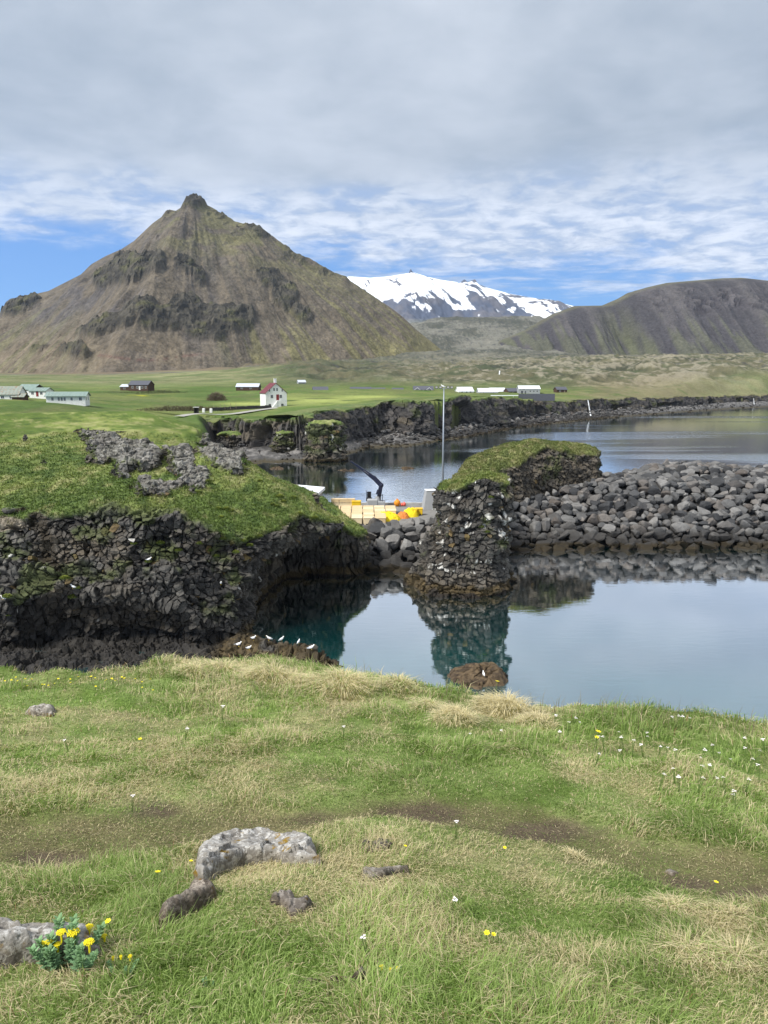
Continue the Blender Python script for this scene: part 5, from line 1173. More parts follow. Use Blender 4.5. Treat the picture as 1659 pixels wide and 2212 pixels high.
m_ = MB(); m_.tube(tuple(tip), tuple(tip - Vector((0, 0, .35))), .02, .02, 6); m_.ball(tuple(tip - Vector((0, 0, .42))), .09, 8, 6); m_.build('hook', M_blk, e)
m_ = MB(); s = Vector((-1.15, -.1, .7)); m_.bbox(-1.5, -.8, -.4, .2, .7, 1.15, .05); m_.box(-1.42, -.9, .0, .12, 1.15, 1.9); m_.tube((-1.0, -.35, .7), (-.9, -.4, 1.9), .03, .03, 6); m_.tube((-1.5, -.35, .7), (-1.5, -.35, 2.0), .03, .03, 6); m_.tube((-1.5, .3, .7), (-1.5, .3, 2.0), .03, .03, 6); m_.tube((-1.5, -.35, 1.95), (-1.5, .3, 1.95), .03, .03, 6); m_.build('seat', M_blk, e)
m_ = MB(); m_.beam((.55, -.35, .7), (.55, -.35, 1.6), .08, .08); m_.beam((-.1, -.45, 1.5), (.55, -.4, 1.55), .08, .08); m_.tube((.2, -.3, .7), (.1, -.35, 2.2), .05, .04, 6); m_.build('hydraulics', M_blk, e)
# tall lamp mast
M_mast = mat_flat('galvanised_steel', (0.30, 0.33, 0.37), .45, .4, .05, 1, metal=.3)
tp = ATY(959, 838, 97.0); bx_ = tp[0]; H_ = tp[2] - QZ
e = tag(empty('lamp_mast', (bx_, 97.0, QZ)), 'tall slim grey floodlight mast on the quay with a bird perched on top', 'lamp mast')
m_ = MB(); m_.tube((0, 0, 0), (0, 0, H_), .13, .07, 12); m_.tube((0, 0, 0), (0, 0, .08), .34, .34, 12); m_.build('pole', M_mast, e, True)
m_ = MB(); m_.beam((-.95, 0, H_ - .05), (.95, 0, H_ - .05), .07, .07); m_.beam((0, -.3, H_ - .02), (0, .3, H_ - .02), .07, .07); m_.build('crossarm', M_mast, e)
for x in (-.95, -.45, .5, .95):
    m_ = MB(); m_.bbox(x - .17, x + .17, -.22, .05, H_ - .02 - .05, H_ + .22, .04); fl = m_.build('floodlight', M_blk, e); m_ = MB(); m_.box(x - .13, x + .13, -.235, -.222, H_ - .03, H_ + .18); m_.build('glass', Conc, fl)
# harbour shed roof and slanted white hut
p = ATY(655, 1075, 94); e = tag(empty('harbour_shed', (p[0] - .3, 94.5, QZ), R(-14)), 'white-roofed harbour shed half hidden behind the grassy headland', 'shed')
m_ = MB(); m_.box(-2.2, 2.2, -1.6, 1.6, 0, 2.05); m_.build('wall', Conc, e); m_ = MB()
m_.add([(-2.5, -1.9, 2.0), (2.5, -1.9, 1.85), (2.5, 1.9, 2.35), (-2.5, 1.9, 2.6), (-2.5, -1.9, 2.35), (2.5, -1.9, 2.2), (2.5, 1.9, 2.7), (-2.5, 1.9, 2.95)], [(3, 2, 1, 0), (4, 5, 6, 7), (0, 1, 5, 4), (1, 2, 6, 5), (2, 3, 7, 6), (3, 0, 4, 7)]); m_.build('roof', Rf_white, e)
m_ = MB(); [m_.tube((x, 0, 0), (x, 0, 1.0), .04, .04, 6) for x in (-.6, 0, .6)]; m_.tube((-.6, 0, 1), (.6, 0, 1), .04, .04, 6); o_ = m_.build('railing', M_mast); p = ATY(698, 1086, 96); o_.location = (p[0], 96, QZ); tag(o_, 'short steel railing between the harbour shed and the tubs', 'railing')
p = ATY(926, 1090, 95.5); e = tag(empty('weigh_hut', (p[0] + .2, 95.5, QZ), R(8)), 'small pale hut with a slanted front beside the stack', 'hut')
m_ = MB(); m_.add([(-.95, -.7, 0), (1.3, -.7, 0), (1.3, .9, 0), (-.95, .9, 0), (-.55, -.35, 2.3), (1.3, -.35, 2.3), (1.3, .9, 2.3), (-.55, .9, 2.3)], [(3, 2, 1, 0), (4, 5, 6, 7), (0, 1, 5, 4), (1, 2, 6, 5), (2, 3, 7, 6), (3, 0, 4, 7)]); m_.build('wall', W_grey, e)
m_ = MB(); m_.bbox(-.6, 1.36, -.4, .96, 2.303, 2.38, .03); m_.build('roof', Rf_white, e)
# two ladder rails / stakes on the breakwater
for px, lb in ((1241, 'left of two thin white poles standing on the breakwater behind the mound'), (1258, 'right of two thin white poles standing on the breakwater behind the mound')):
    p = AT(px, 1044, 112); m_ = MB(); m_.tube((0, 0, -1.5), (0, 0, 1.4), .05, .05, 6); m_.tube((-.12, 0, -1.4), (-.12, 0, 1.1), .04, .04, 6); m_.tube((-.12, 0, 1.1), (0, 0, 1.3), .04, .04, 6); o_ = m_.build('marker_pole', M_trim); o_.location = (p[0], p[1], p[2] + .2); tag(o_, lb, 'pole')

# ---------------------------------------------------------------- birds
M_gw = mat_flat('white_feather', (0.80, 0.80, 0.78), .8, .2, .04, 6); M_gg = mat_flat('grey_feather', (0.33, 0.35, 0.38), .8, .2, .06, 6); M_bill = mat_flat('yellow_bill', (0.6, 0.42, 0.05), .5, .3, .02, 6)
def make_gull():
    e = empty('gull', (0, 0, 0)); rings = [(-.26, .10, .012), (-.16, .12, .05), (-.05, .15, .085), (.06, .18, .088), (.13, .22, .06), (.15, .265, .042), (.17, .30, .046), (.20, .315, .04), (.235, .312, .02)]
    n = 12; V = []
    for i, (x, z, r) in enumerate(rings):
        for k in range(n):
            a_ = 2 * PI * k / n; V.append((x + (.25 * r * math.sin(a_) * (-1 if i > 3 else 0)), r * .9 * math.cos(a_), z + r * math.sin(a_)))
    F_ = [tuple(range(n - 1, -1, -1)), tuple((len(rings) - 1) * n + k for k in range(n))]
    for i in range(len(rings) - 1):
        for k in range(n): F_.append((i * n + k, i * n + (k + 1) % n, (i + 1) * n + (k + 1) % n, (i + 1) * n + k))
    s = MB(); s.v = V; s.f = F_; s.build('body', M_gw, e, True)
    for sd in (-1, 1):
        s = MB(); s.add([(-.30, sd * .02, .125), (-.10, sd * .075, .10), (.08, sd * .088, .16), (.10, sd * .07, .225), (-.04, sd * .05, .235), (-.18, sd * .03, .17), (-.10, sd * .055, .11), (.06, sd * .065, .17), (-.04, sd * .03, .2)], [(0, 1, 2, 3, 4, 5)[::sd], (0, 1, 6), (2, 7, 6, 1), (3, 2, 7), (4, 8, 7, 3), (5, 8, 4), (0, 6, 8, 5), (6, 7, 8)]); s.build('wing', M_gg, e)
        s = MB(); s.tube((.02, sd * .03, .10), (.03, sd * .03, 0), .007, .006, 6); s.box(.01, .07, sd * .03 - .02, sd * .03 + .02, 0, .008); s.build('leg', M_bill, e)
    s = MB(); s.tube((.228, 0, .308), (.29, 0, .298), .013, .004, 6); s.build('bill', M_bill, e); return e
gull0 = make_gull(); used = [False]
def hit(px, py, objs=(HV,), maxd=.9):
    """point of the near rock surface seen at a pixel"""
    best = None
    for V in objs:
        x, y = proj(V[:, 0], V[:, 1], V[:, 2]); k = np.where((np.abs(x - px) < 9) & (np.abs(y - py) < 9))[0]
        if len(k):
            k = k[np.argsort(V[k, 1])[:max(3, len(k) // 3)]]; c_ = V[k[np.argmin((x[k] - px) ** 2 + (y[k] - py) ** 2)]]
            if best is None or c_[1] < best[1]: best = c_
    return best
def gull(px, py, label, V, s=1.5, rz=None):
    s *= .72
    p = hit(px, py, (V,))
    if p is None: return
    o_ = gull0 if not used[0] else copy_tree(gull0); used[0] = True
    o_.location = (float(p[0]), float(p[1]), float(p[2]) + .03); o_.rotation_euler = (0, 0, random.uniform(0, 6.28) if rz is None else rz); o_.scale = (s, s, s)
    tag(o_, label, 'seagull', 'gulls resting on the rocks')
# kittiwakes are small; a little large ones are the big gulls at the ledge
for px, py, lb, s in ((570, 1366, 'gull standing highest on the rock ledge below the headland corner', 1.7), (581, 1380, 'gull just below the highest gull on the ledge', 1.4), (607, 1378, 'gull in the middle of the low rock ledge', 1.4), (548, 1383, 'gull on the left end of the low rock ledge', 1.6), (640, 1385, 'rightmost gull on the grey boulders of the ledge', 1.3),
                      (515, 1395, 'gull sitting at the dark cliff foot left of the ledge', 1.6), (538, 1405, 'gull below the ledge, near the grass edge', 1.4), (673, 1405, 'lone gull far out on the low rock tongue', 1.5)): gull(px, py, lb, HV, s)
for px, py, lb in ((158, 1272, 'gull on a dark ledge above the big cave'), (478, 1262, 'gull on the cliff face near the headland corner'), (322, 1213, 'gull on a shelf high in the middle of the cliff'), (8, 1296, 'gull at the left edge of the cliff face')): gull(px, py, lb, HV, 1.3)
gull(1045, 1461, 'gull sitting on the seaweed-covered rock in the pool', _SK if '_SK' in globals() else SV, 1.3)
gull(1027, 1046, 'gull perched on the grassy crown of the stack', SV, 1.1)
o_ = copy_tree(gull0); o_.location = (bx_ - .1, 97.0, QZ + H_); o_.scale = (1.2,) * 3; o_['label'] = 'gull perched on top of the lamp mast'
# angelica / roseroot cushions on the headland
M_plant = mat_blade('fleshy_leaf', .25)
def cushion(px, py, s, label, yel=.5):
    p = hit(px, py, (HV, SV))
    if p is None: return
    n = 260; D = RNG.normal(size=(n, 3)); D[:, 2] = np.abs(D[:, 2]) * .8; D /= np.linalg.norm(D, axis=1, keepdims=True); P = p + D * s * [1, 1, .7] * RNG.uniform(.6, 1, (n, 1))
    cc = cmix((0.075, 0.12, 0.03), (0.26, 0.29, 0.05), ss(.2, .9, D[:, 2] * yel + RNG.uniform(0, .5, n)))
    o_ = blades('roseroot', P, np.full(n, s * .34), np.full(n, s * .2), RNG.uniform(.3, 1, n), np.arctan2(D[:, 1], D[:, 0]), cc, M_plant); tag(o_, label, 'plant', 'roseroot cushions on the rocks')
for q, (px, py, s) in enumerate([(605, 1075, .42), (612, 1082, .35), (590, 1090, .3), (598, 1095, .28), (635, 1075, .3), (500, 1105, .3), (490, 1100, .32), (478, 1118, .3), (470, 1098, .28), (345, 1175, .35), (385, 1190, .3), (290, 1175, .25), (430, 1175, .3), (455, 1190, .28), (468, 1200, .26), (540, 1180, .3), (525, 1170, .32), (510, 1195, .3), (320, 1215, .25), (140, 1250, .35), (155, 1290, .35), (170, 1270, .28), (480, 1165, .3), (560, 1160, .3), (650, 1110, .35), (680, 1120, .35), (705, 1130, .32), (735, 1150, .3), (560, 1040, .3), (450, 1040, .3), (15, 1290, .35), (20, 1330, .3), (430, 1060, .3)]):
    cushion(px, py, s, 'bright yellow-green roseroot cushion on the turf slope' if py < 1150 else 'yellow-green roseroot cushion clinging to the basalt cliff')
for px, py in ((1048, 1130), (1052, 1150), (1040, 1140), (1060, 1075)): cushion(px, py, .3, 'green roseroot tuft growing on the basalt stack')
# ================================================================== FOREGROUND
FG0, FGY, FGX = 18.78, -0.22, -0.06
def fg_plane(x, y): return FG0 + FGY * y + FGX * x
def FP(px, py, dz=0.0):
    """where the ray through a pixel meets the near ground (plane first, then relief)"""
    d = ray(px, py); t = (FG0 + dz - CAMZ) / (d[2] - FGY * d[1] - FGX * d[0])
    for _ in range(6):
        p = np.array([0, 0, CAMZ]) + d * t; z = float(fg_z(np.array([p[0]]), np.array([p[1]]))[0]) + dz; t = t + (z - p[2]) / (d[2] - FGY * d[1])
    return np.array([0, 0, CAMZ]) + d * t
_edge_px = [(-400, 1462), (-100, 1456), (0, 1450), (60, 1455), (230, 1453), (330, 1446), (430, 1436), (520, 1428), (600, 1430), (700, 1442), (780, 1456), (900, 1480), (1000, 1497), (1100, 1512), (1200, 1524), (1300, 1533), (1450, 1548), (1600, 1562), (1659, 1568), (1900, 1590), (2200, 1610)]
def _pl(px, py):
    d = ray(px, py); t = (FG0 - CAMZ) / (d[2] - FGY * d[1] - FGX * d[0]); return d * t
_E = np.array([_pl(*p)[:2] for p in _edge_px]); _Ea = np.arctan2(_E[:, 0], _E[:, 1]); _Er = np.hypot(_E[:, 0], _E[:, 1])
def edge_r(x, y): return np.interp(np.arctan2(x, np.maximum(y, .05)), _Ea, _Er)
def path_mask(x, y):
    Z = fg_plane(x, y); px, py = proj(x, np.maximum(y, .8), Z)
    w_ = 16 * fbm(x / .5, y / .5, o=3, seed=601)
    up = np.interp(px, [-200, 0, 230, 430, 640, 850, 1000, 1150, 1250, 1400, 1659, 1900], [1740, 1745, 1735, 1722, 1735, 1715, 1712, 1725, 1750, 1800, 1840, 1880])
    lo = np.interp(px, [-200, 0, 230, 430, 640, 850, 1000, 1150, 1250, 1400, 1659, 1900], [1900, 1880, 1850, 1815, 1790, 1775, 1790, 1800, 1835, 1890, 1945, 1990])
    m = ss(-14, 22, py - up + w_) * ss(-14, 22, lo - py + w_)
    core = np.zeros_like(m)
    for cx, cy, rx, ry, k in ((900, 1745, 130, 24, 1), (1170, 1775, 120, 26, 1), (690, 1750, 90, 16, .6), (330, 1735, 90, 18, .7), (110, 1830, 90, 24, 1), (40, 1760, 60, 18, .5), (1480, 1880, 120, 22, .7), (1620, 1910, 100, 24, .8), (420, 1790, 90, 20, .4), (215, 1965, 70, 16, .7), (700, 1690, 40, 10, .5), (1240, 1840, 60, 14, .6)):
        core = np.maximum(core, k * np.exp(-(((px - cx) / rx) ** 2 + ((py - cy) / ry) ** 2) ** 1.3))
    return m, core, px, py
def fg_z(x, y):
    z = fg_plane(x, y); er = edge_r(x, y); r = np.hypot(x, y)
    hm = fbm(x / .9, y / .9, o=4, seed=602) * .055 + fbm(x / .25, y / .25, o=3, seed=603) * .018
    far = ss(3.2, 6.0, y); hm = hm * (1 + far * .6) + far * np.abs(fbm(x / .55, y / .5, o=3, seed=604)) * .10
    m, core, px, py = path_mask(x, y); z = z + hm * (1 - .6 * m) - m * .035 - core * .02
    # turf hump behind and in front of the big stone
    z = z + .035 * np.exp(-(((px - 600) / 190) ** 2 + ((py - 1965) / 70) ** 2))
    o = r - er
    z = z - np.where(o > -.1, 0.9 * np.clip(o + .1, 0, 30) ** 1.5 + .25 * np.clip(o + .1, 0, 30), 0)
    return np.maximum(z, -1.5)
M_soil = mat_vc('turf_soil', .95, .1, 9, .25, 60, .35, 90, .8, .02)
def dryness(x, y, px, py):
    """0 fresh green .. 1 straw"""
    n = fbm(x / .55, y / .55, o=4, seed=610) * .5 + fbm(x / .16, y / .16, o=3, seed=611) * .45
    v = .30 + n * 1.45
    for cx, cy, rx, ry, k in ((470, 1465, 90, 26, .5), (600, 1480, 90, 24, .6), (720, 1510, 110, 40, .7), (560, 1560, 200, 50, .3), (1090, 1545, 50, 26, .9), (985, 1560, 40, 20, .8), (1150, 1560, 60, 22, .5), (540, 1900, 160, 60, .5), (660, 1950, 200, 60, .45), (1450, 1960, 60, 30, .6), (1580, 1970, 80, 24, .5), (1560, 2080, 150, 40, .5),
                          (80, 1640, 150, 60, .25), (300, 1600, 160, 50, .2), (680, 1640, 70, 30, -.9), (950, 1660, 180, 45, -.6), (560, 1520, 60, 30, -.5), (650, 1500, 50, 30, -.6), (280, 1900, 110, 80, -.6), (1450, 1600, 220, 60, -.4), (1300, 2000, 160, 50, -.3), (400, 2050, 220, 60, -.5), (900, 2150, 300, 60, -.25), (1480, 1760, 200, 60, -.2), (1000, 1930, 260, 60, -.1), (150, 2180, 200, 50, -.1)):
        v = v + k * np.exp(-(((px - cx) / rx) ** 2 + ((py - cy) / ry) ** 2))
    return np.clip(v, 0, 1)
STRAW = np.array([0.62, 0.54, 0.34]); STRAW2 = np.array([0.42, 0.36, 0.20]); GRN = np.array([0.170, 0.265, 0.055]); GRN2 = np.array([0.32, 0.42, 0.13]); BRN = np.array([0.17, 0.135, 0.085])
def build_ground():
    nu, nv = 420, 470
    a = np.linspace(-1.25, 1.25, nu)[:, None]; k = np.linspace(0, 1, nv)[None]
    er = np.interp(a[:, 0], _Ea, _Er)[:, None]
    rr = np.where(k < .78, lerp(.35, 1, (k / .78) ** 1.3) * (er + .4), er + .4 + ((k - .78) / .22) ** 2.0 * 16)
    rr = np.where(k < .78, .3 + (er + .1) * (k / .78) ** 1.25, rr)
    X, Y = rr * np.sin(a), rr * np.cos(a); Z = fg_z(X, Y); m, core, px, py = path_mask(X, Y); dr = dryness(X, Y, px, py)
    col = cmix(cmix(GRN * .62, GRN2 * .62, ss(-.3, .3, fbm(X / .3, Y / .3, o=3, seed=612))), STRAW2 * .75, dr * .8)
    col = cmix(col, (0.125, 0.110, 0.052), m * .7); col = cmix(col, (0.105, 0.080, 0.056), ss(.2, .8, core + .25 * fbm(X / .12, Y / .12, o=3, seed=613)) * .9)
    cliff = ss(.3, 1.4, rr - er); col = cmix(col, (0.07, 0.10, 0.03), cliff * .8)
    col = cmix(col, (0.05, 0.047, 0.042), ss(1.5, 3, rr - er))
    tag(np_mesh('ground', np.stack([X, Y, Z], -1).reshape(-1, 3), grid_faces(nu, nv)[:, ::-1], M_soil, col=col.reshape(-1, 3), smooth=True), kind='structure')
build_ground()

# ---- stones half sunk in the turf
m, t, b, o = mat_new('lichen_stone'); M_lich = m
pos = t.n.new('ShaderNodeNewGeometry').outputs['Position']; geo = t.n.new('ShaderNodeNewGeometry'); at = t.n.new('ShaderNodeAttribute'); at.attribute_name = 'Col'
base_ = t.mix(t.mr(t.noise(pos, 14, 6, .7), .35, .65), (0.17, 0.158, 0.14), (0.31, 0.295, 0.27))
base_ = t.mix(t.mr(t.noise(pos, 34, 5, .7, .4), .5, .58), base_, (0.44, 0.43, 0.405))
base_ = t.mix(t.mr(t.noise(pos, 60, 4, .7), .60, .68), base_, (0.09, 0.082, 0.070))
base_ = t.mix(t.mr(t.noise(pos, 22, 5, .7, .6), .62, .68), base_, (0.10, 0.092, 0.082))
nz = t.sep(geo.outputs['Normal'])[2]
mossf = t.m('MULTIPLY', t.mr(t.noise(t.vm('ADD', pos, (5, 3, 1)), 13, 4, .6), .59, .66), t.mr(nz, .1, .5))
base_ = t.mix(mossf, base_, t.mix(t.noise(pos, 40, 3, .5), (0.13, 0.10, 0.015), (0.30, 0.17, 0.02)))
base_ = t.mix(at.outputs['Fac'], (0.13, 0.10, 0.085), base_) if False else t.vm('MULTIPLY', base_, at.outputs['Color'])
t.l.new(base_, b.inputs['Base Color']); b.inputs['Roughness'].default_value = .9; b.inputs['Specular IOR Level'].default_value = .2
bp = t.n.new('ShaderNodeBump'); bp.inputs['Strength'].default_value = .9; bp.inputs['Distance'].default_value = .006
hh = t.m('ADD', t.noise(pos, 70, 6, .7), t.m('MULTIPLY', t.mr(t.vor(pos, 45), .0, .35), .8)); t.l.new(hh, bp.inputs['Height']); t.l.new(bp.outputs[0], b.inputs['Normal'])
def stone(label, poly, hgt, seed, edge=.05, tilt=(0, 0), tint=(1, 1, 1), n=150, dark=0.0, cracks=()):
    my = np.mean([p[1] for p in poly]); W_ = np.array([FP(p[0], p[1], min(hgt, .045) * float(ss(my + 15, my - 15, p[1])))[:2] for p in poly]); x0, y0 = W_.min(0) - .06; x1, y1 = W_.max(0) + .06
    X, Y = np.meshgrid(np.linspace(x0, x1, n), np.linspace(y0, y1, n), indexing='ij')
    sd = -sdpoly(X, Y, W_) + .018 * fbm(X / .08, Y / .08, o=4, seed=seed) + .02 * fbm(X / .25, Y / .25, o=2, seed=seed + 1)
    cx, cy = W_.mean(0); G0 = fg_z(X, Y)
    prof = np.clip(sd / edge, -1.5, 1); H = np.where(prof > 0, np.sqrt(np.clip(1 - (1 - prof) ** 2.4, 0, 1)), prof * 1.2)
    F1, F2, rid, vc = vor(X / .16, Y / .13, X * 0 + seed, seed + 2)
    Z = G0 + hgt * H + tilt[0] * (X - cx) + tilt[1] * (Y - cy) + np.clip(H, 0, 1) * ((rid - .5) * .03 + vc[0] * .015 + .022 * fbm(X / .09, Y / .09, o=5, seed=seed + 3) + .03 * fbm(X / .3, Y / .3, o=2, seed=seed + 4))
    pit = ss(.56, .7, vn(X / .028, Y / .028, seed=seed + 5)) * ss(.1, .4, fbm(X / .2, Y / .2, o=2, seed=seed + 6) + .3); Z -= pit * .010 * np.clip(H, 0, 1)
    for (c0, c1, wd, dp) in cracks:
        a_, b_ = FP(*c0)[:2], FP(*c1)[:2]; e_ = b_ - a_; tt = np.clip(((X - a_[0]) * e_[0] + (Y - a_[1]) * e_[1]) / (e_ @ e_), 0, 1); dd = np.hypot(X - a_[0] - e_[0] * tt, Y - a_[1] - e_[1] * tt) + .006 * fbm(X / .04, Y / .04, o=2, seed=seed + 7)
        Z -= dp * ss(wd, 0, dd)
    Z = np.where(H > 0, np.maximum(Z, fg_z(X, Y) + hgt * .45 * np.clip(H, 0, 1) + .02 * fbm(X / .09, Y / .09, o=4, seed=seed + 3)), Z)
    V = np.stack([X, Y, Z], -1).reshape(-1, 3); Fq = grid_faces(n, n)
    keep = (sd.reshape(-1)[Fq] > -.05).any(1); Fq = Fq[keep]; u, inv = np.unique(Fq, return_inverse=True)
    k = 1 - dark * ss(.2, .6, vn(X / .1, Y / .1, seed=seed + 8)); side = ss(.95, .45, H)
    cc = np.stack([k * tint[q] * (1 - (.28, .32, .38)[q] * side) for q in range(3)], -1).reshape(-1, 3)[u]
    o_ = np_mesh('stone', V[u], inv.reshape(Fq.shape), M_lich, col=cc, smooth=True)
    return tag(o_, label, 'stone')
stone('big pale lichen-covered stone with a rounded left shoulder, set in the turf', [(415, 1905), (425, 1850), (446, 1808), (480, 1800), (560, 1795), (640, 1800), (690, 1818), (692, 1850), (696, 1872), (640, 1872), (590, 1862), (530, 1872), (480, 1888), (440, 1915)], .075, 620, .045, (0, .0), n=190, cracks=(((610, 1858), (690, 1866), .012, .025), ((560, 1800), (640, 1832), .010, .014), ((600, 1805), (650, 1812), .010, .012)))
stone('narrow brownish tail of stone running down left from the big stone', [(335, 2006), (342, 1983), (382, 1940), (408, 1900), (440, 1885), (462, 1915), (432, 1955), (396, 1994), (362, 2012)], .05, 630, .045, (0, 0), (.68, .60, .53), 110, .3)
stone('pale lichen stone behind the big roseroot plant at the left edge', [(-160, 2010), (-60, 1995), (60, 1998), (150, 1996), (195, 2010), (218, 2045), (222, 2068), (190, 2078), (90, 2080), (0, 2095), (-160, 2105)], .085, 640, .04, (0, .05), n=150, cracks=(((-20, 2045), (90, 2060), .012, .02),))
stone('small flat purplish rock by the path right of the big stone', [(786, 1835), (790, 1815), (812, 1802), (838, 1806), (848, 1818), (835, 1836), (810, 1842)], .03, 650, .03, (0, 0), (.50, .44, .42), 80, .3)
stone('mossy rock knob in dry turf below the big stone', [(580, 1925), (600, 1910), (628, 1912), (640, 1925), (668, 1935), (662, 1965), (630, 1978), (605, 1960)], .05, 655, .035, (0, 0), (.72, .66, .62), 90, .3)
stone('broken rock with orange moss right of the mossy knob', [(780, 1885), (790, 1872), (815, 1878), (850, 1875), (884, 1868), (886, 1885), (850, 1895), (830, 1905), (805, 1905)], .035, 660, .025, (0, 0), (.75, .70, .64), 90, .3)
stone('flat dark slab with yellow lichen near the bottom edge', [(622, 2108), (660, 2100), (720, 2098), (775, 2102), (782, 2110), (740, 2122), (680, 2124), (640, 2120)], .035, 665, .02, (0, 0), (.55, .50, .42), 90, .4)
stone('pale flat stone alone in the grass near the left cliff edge', [(52, 1540), (62, 1528), (90, 1522), (122, 1520), (118, 1534), (90, 1545), (64, 1548)], .06, 670, .05, (0, 0), (.95, .92, .88), 80, .1)
stone('small grey stone in the grass right of centre near the bottom', [(1436, 1880), (1450, 1872), (1462, 1880), (1450, 1888)], .02, 675, .02, (0, 0), (.6, .55, .5), 50)

# ---- grass
STONES = [o_ for o_ in C.objects if o_.name.startswith('stone')]
_polys = []
def in_stone(x, y):
    r = np.zeros(x.shape, bool)
    for P in _SP: r |= sdpoly(x, y, P) < -.012
    return r
_SP = [np.array([FP(p[0], p[1], .04 * float(ss(np.mean([q[1] for q in poly]) + 15, np.mean([q[1] for q in poly]) - 15, p[1])))[:2] for p in poly]) for poly in (
    [(425, 1905), (432, 1850), (450, 1812), (480, 1803), (560, 1798), (640, 1803), (686, 1820), (688, 1850), (688, 1868), (640, 1866), (590, 1856), (530, 1866), (480, 1882), (445, 1905)],
    [(350, 1998), (385, 1952), (414, 1915), (432, 1910), (440, 1930), (390, 1984)], [(-160, 2015), (60, 2003), (150, 2000), (195, 2015), (212, 2050), (212, 2062), (90, 2070), (-160, 2090)],
    [(792, 1832), (812, 1806), (842, 1815), (830, 1832)], [(588, 1925), (628, 1918), (660, 1938), (655, 1960), (630, 1970), (607, 1955)], [(790, 1885), (815, 1882), (880, 1873), (850, 1892), (815, 1900)], [(632, 2108), (720, 2101), (772, 2106), (680, 2120)], [(60, 1540), (90, 1526), (118, 1524), (90, 1540)])]
def grass():
    def sample(n, r0, r1, aw=.95):
        a = RNG.uniform(-aw, aw, n); r = np.sqrt(RNG.uniform(r0 * r0, r1 * r1, n)); x, y = r * np.sin(a), r * np.cos(a); return x, y
    out = []
    for n, r0, r1 in ((175000, 1.2, 2.6), (180000, 2.6, 4.4), (200000, 4.4, 8.6)):
        x, y = sample(n, r0, r1); er = edge_r(x, y); r = np.hypot(x, y); k = (r < er + .45); x, y, er, r = x[k], y[k], er[k], r[k]
        k = ~in_stone(x, y); x, y, er, r = x[k], y[k], er[k], r[k]
        m, core, px, py = path_mask(x, y); bare = ss(.2, .8, core + .25 * fbm(x / .12, y / .12, o=3, seed=613))
        k = RNG.uniform(size=len(x)) > bare * .5; x, y, er, r, m, px, py = (q[k] for q in (x, y, er, r, m, px, py))
        dr = dryness(x, y, px, py); n = len(x)
        tall = ss(-.05, .4, fbm(x / .45, y / .45, o=3, seed=620)) 
        for cx, cy, rx, ry, kk in ((330, 1940, 80, 70, 1), (740, 1835, 90, 30, .8), (400, 2070, 240, 50, .9), (900, 2170, 500, 50, .7), (650, 1500, 140, 40, .9), (560, 1460, 160, 30, .9), (1600, 2000, 120, 100, .7), (150, 2180, 200, 60, .7), (1450, 1570, 250, 30, .6)):
            tall = np.clip(tall + kk * np.exp(-(((px - cx) / rx) ** 2 + ((py - cy) / ry) ** 2)), 0, 1.2)
        tall = tall * (1 - .95 * ss(.1, .6, m)); tall = tall * np.where(dr > .75, .55, 1)
        L = (.020 + .042 * tall) * RNG.lognormal(0, .32, n) * np.where(r > 4, 1.35, 1) * np.where(m > .4, .75, 1)
        dry = RNG.uniform(size=n) < dr * .75 + .07
        c = cmix(GRN, GRN2, RNG.uniform(0, 1, n)); sh = fbm(x / .7, y / .7, o=3, seed=622)[:, None]; c = c * (1 + .28 * sh)
        s = cmix(STRAW2, STRAW * 1.15, RNG.uniform(0, 1, n)); br = (RNG.uniform(size=n) < ss(.2, .7, m) * .5)
        col = np.where(dry[:, None], s, c); col = np.where(br[:, None], cmix(BRN, STRAW2, RNG.uniform(0, .7, n)), col)
        col = np.where((RNG.uniform(size=n) < .004)[:, None] & (m < .3)[:, None], np.array([.30, .16, .09]), col)
        lean = np.where(dry, RNG.uniform(.45, 1.0, n), RNG.uniform(.1, .75, n)); lean = np.where(m > .4, RNG.uniform(.6, 1, n), lean)
        wd = np.clip(r * .00085, .0022, .0062) * RNG.uniform(.7, 1.3, n)
        ang = 2 * PI * vn(x / .35, y / .35, seed=623) * 1.5 + RNG.normal(0, 1.1, n)
        z = fg_z(x, y) - .004 + np.where(dry, RNG.uniform(0, .012, n), 0); out.append((np.stack([x, y, z], 1), L, wd, lean, ang, col))
    P, L, Wd, ln, an, cl = (np.concatenate([o_[q] for o_ in out]) for q in range(6))
    tip = cmix(cl, STRAW, (RNG.uniform(size=len(P)) < .25) * .5)
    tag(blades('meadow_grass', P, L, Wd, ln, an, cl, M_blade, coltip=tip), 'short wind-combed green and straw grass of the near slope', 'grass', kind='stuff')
grass()
# straw tussocks
def tussock(px, py, s, n, label, g=0.0):
    n = int(n * .6); s = s * (.82 if py < 1530 else .92)
    p = FP(px, py); a = RNG.uniform(0, 2 * PI, n); rad = s * RNG.uniform(0, 1, n) ** .7
    x = p[0] + rad * np.cos(a) * 1.25; y = p[1] + rad * np.sin(a); z = fg_z(x, y) + s * (.38 if py < 1700 else .12) * (1 - (rad / s) ** 2)
    comb = RNG.normal(1.2, .7, n); L = RNG.uniform(.5, 1.1, n) * s * .95
    col = cmix(STRAW * .85, STRAW * 1.35, RNG.uniform(0, 1, n)); col = np.where((RNG.uniform(size=n) < g)[:, None], GRN2, col)
    ang = np.where(RNG.uniform(size=n) < .55, a, comb + PI * .55)
    r = math.hypot(p[0], p[1]); o_ = blades('dry_tussock', np.stack([x, y, z], 1), L, np.full(n, max(.0024, r * .0008)), RNG.uniform(.55, 1.0, n), ang, col, M_blade); tag(o_, label, 'grass tussock')
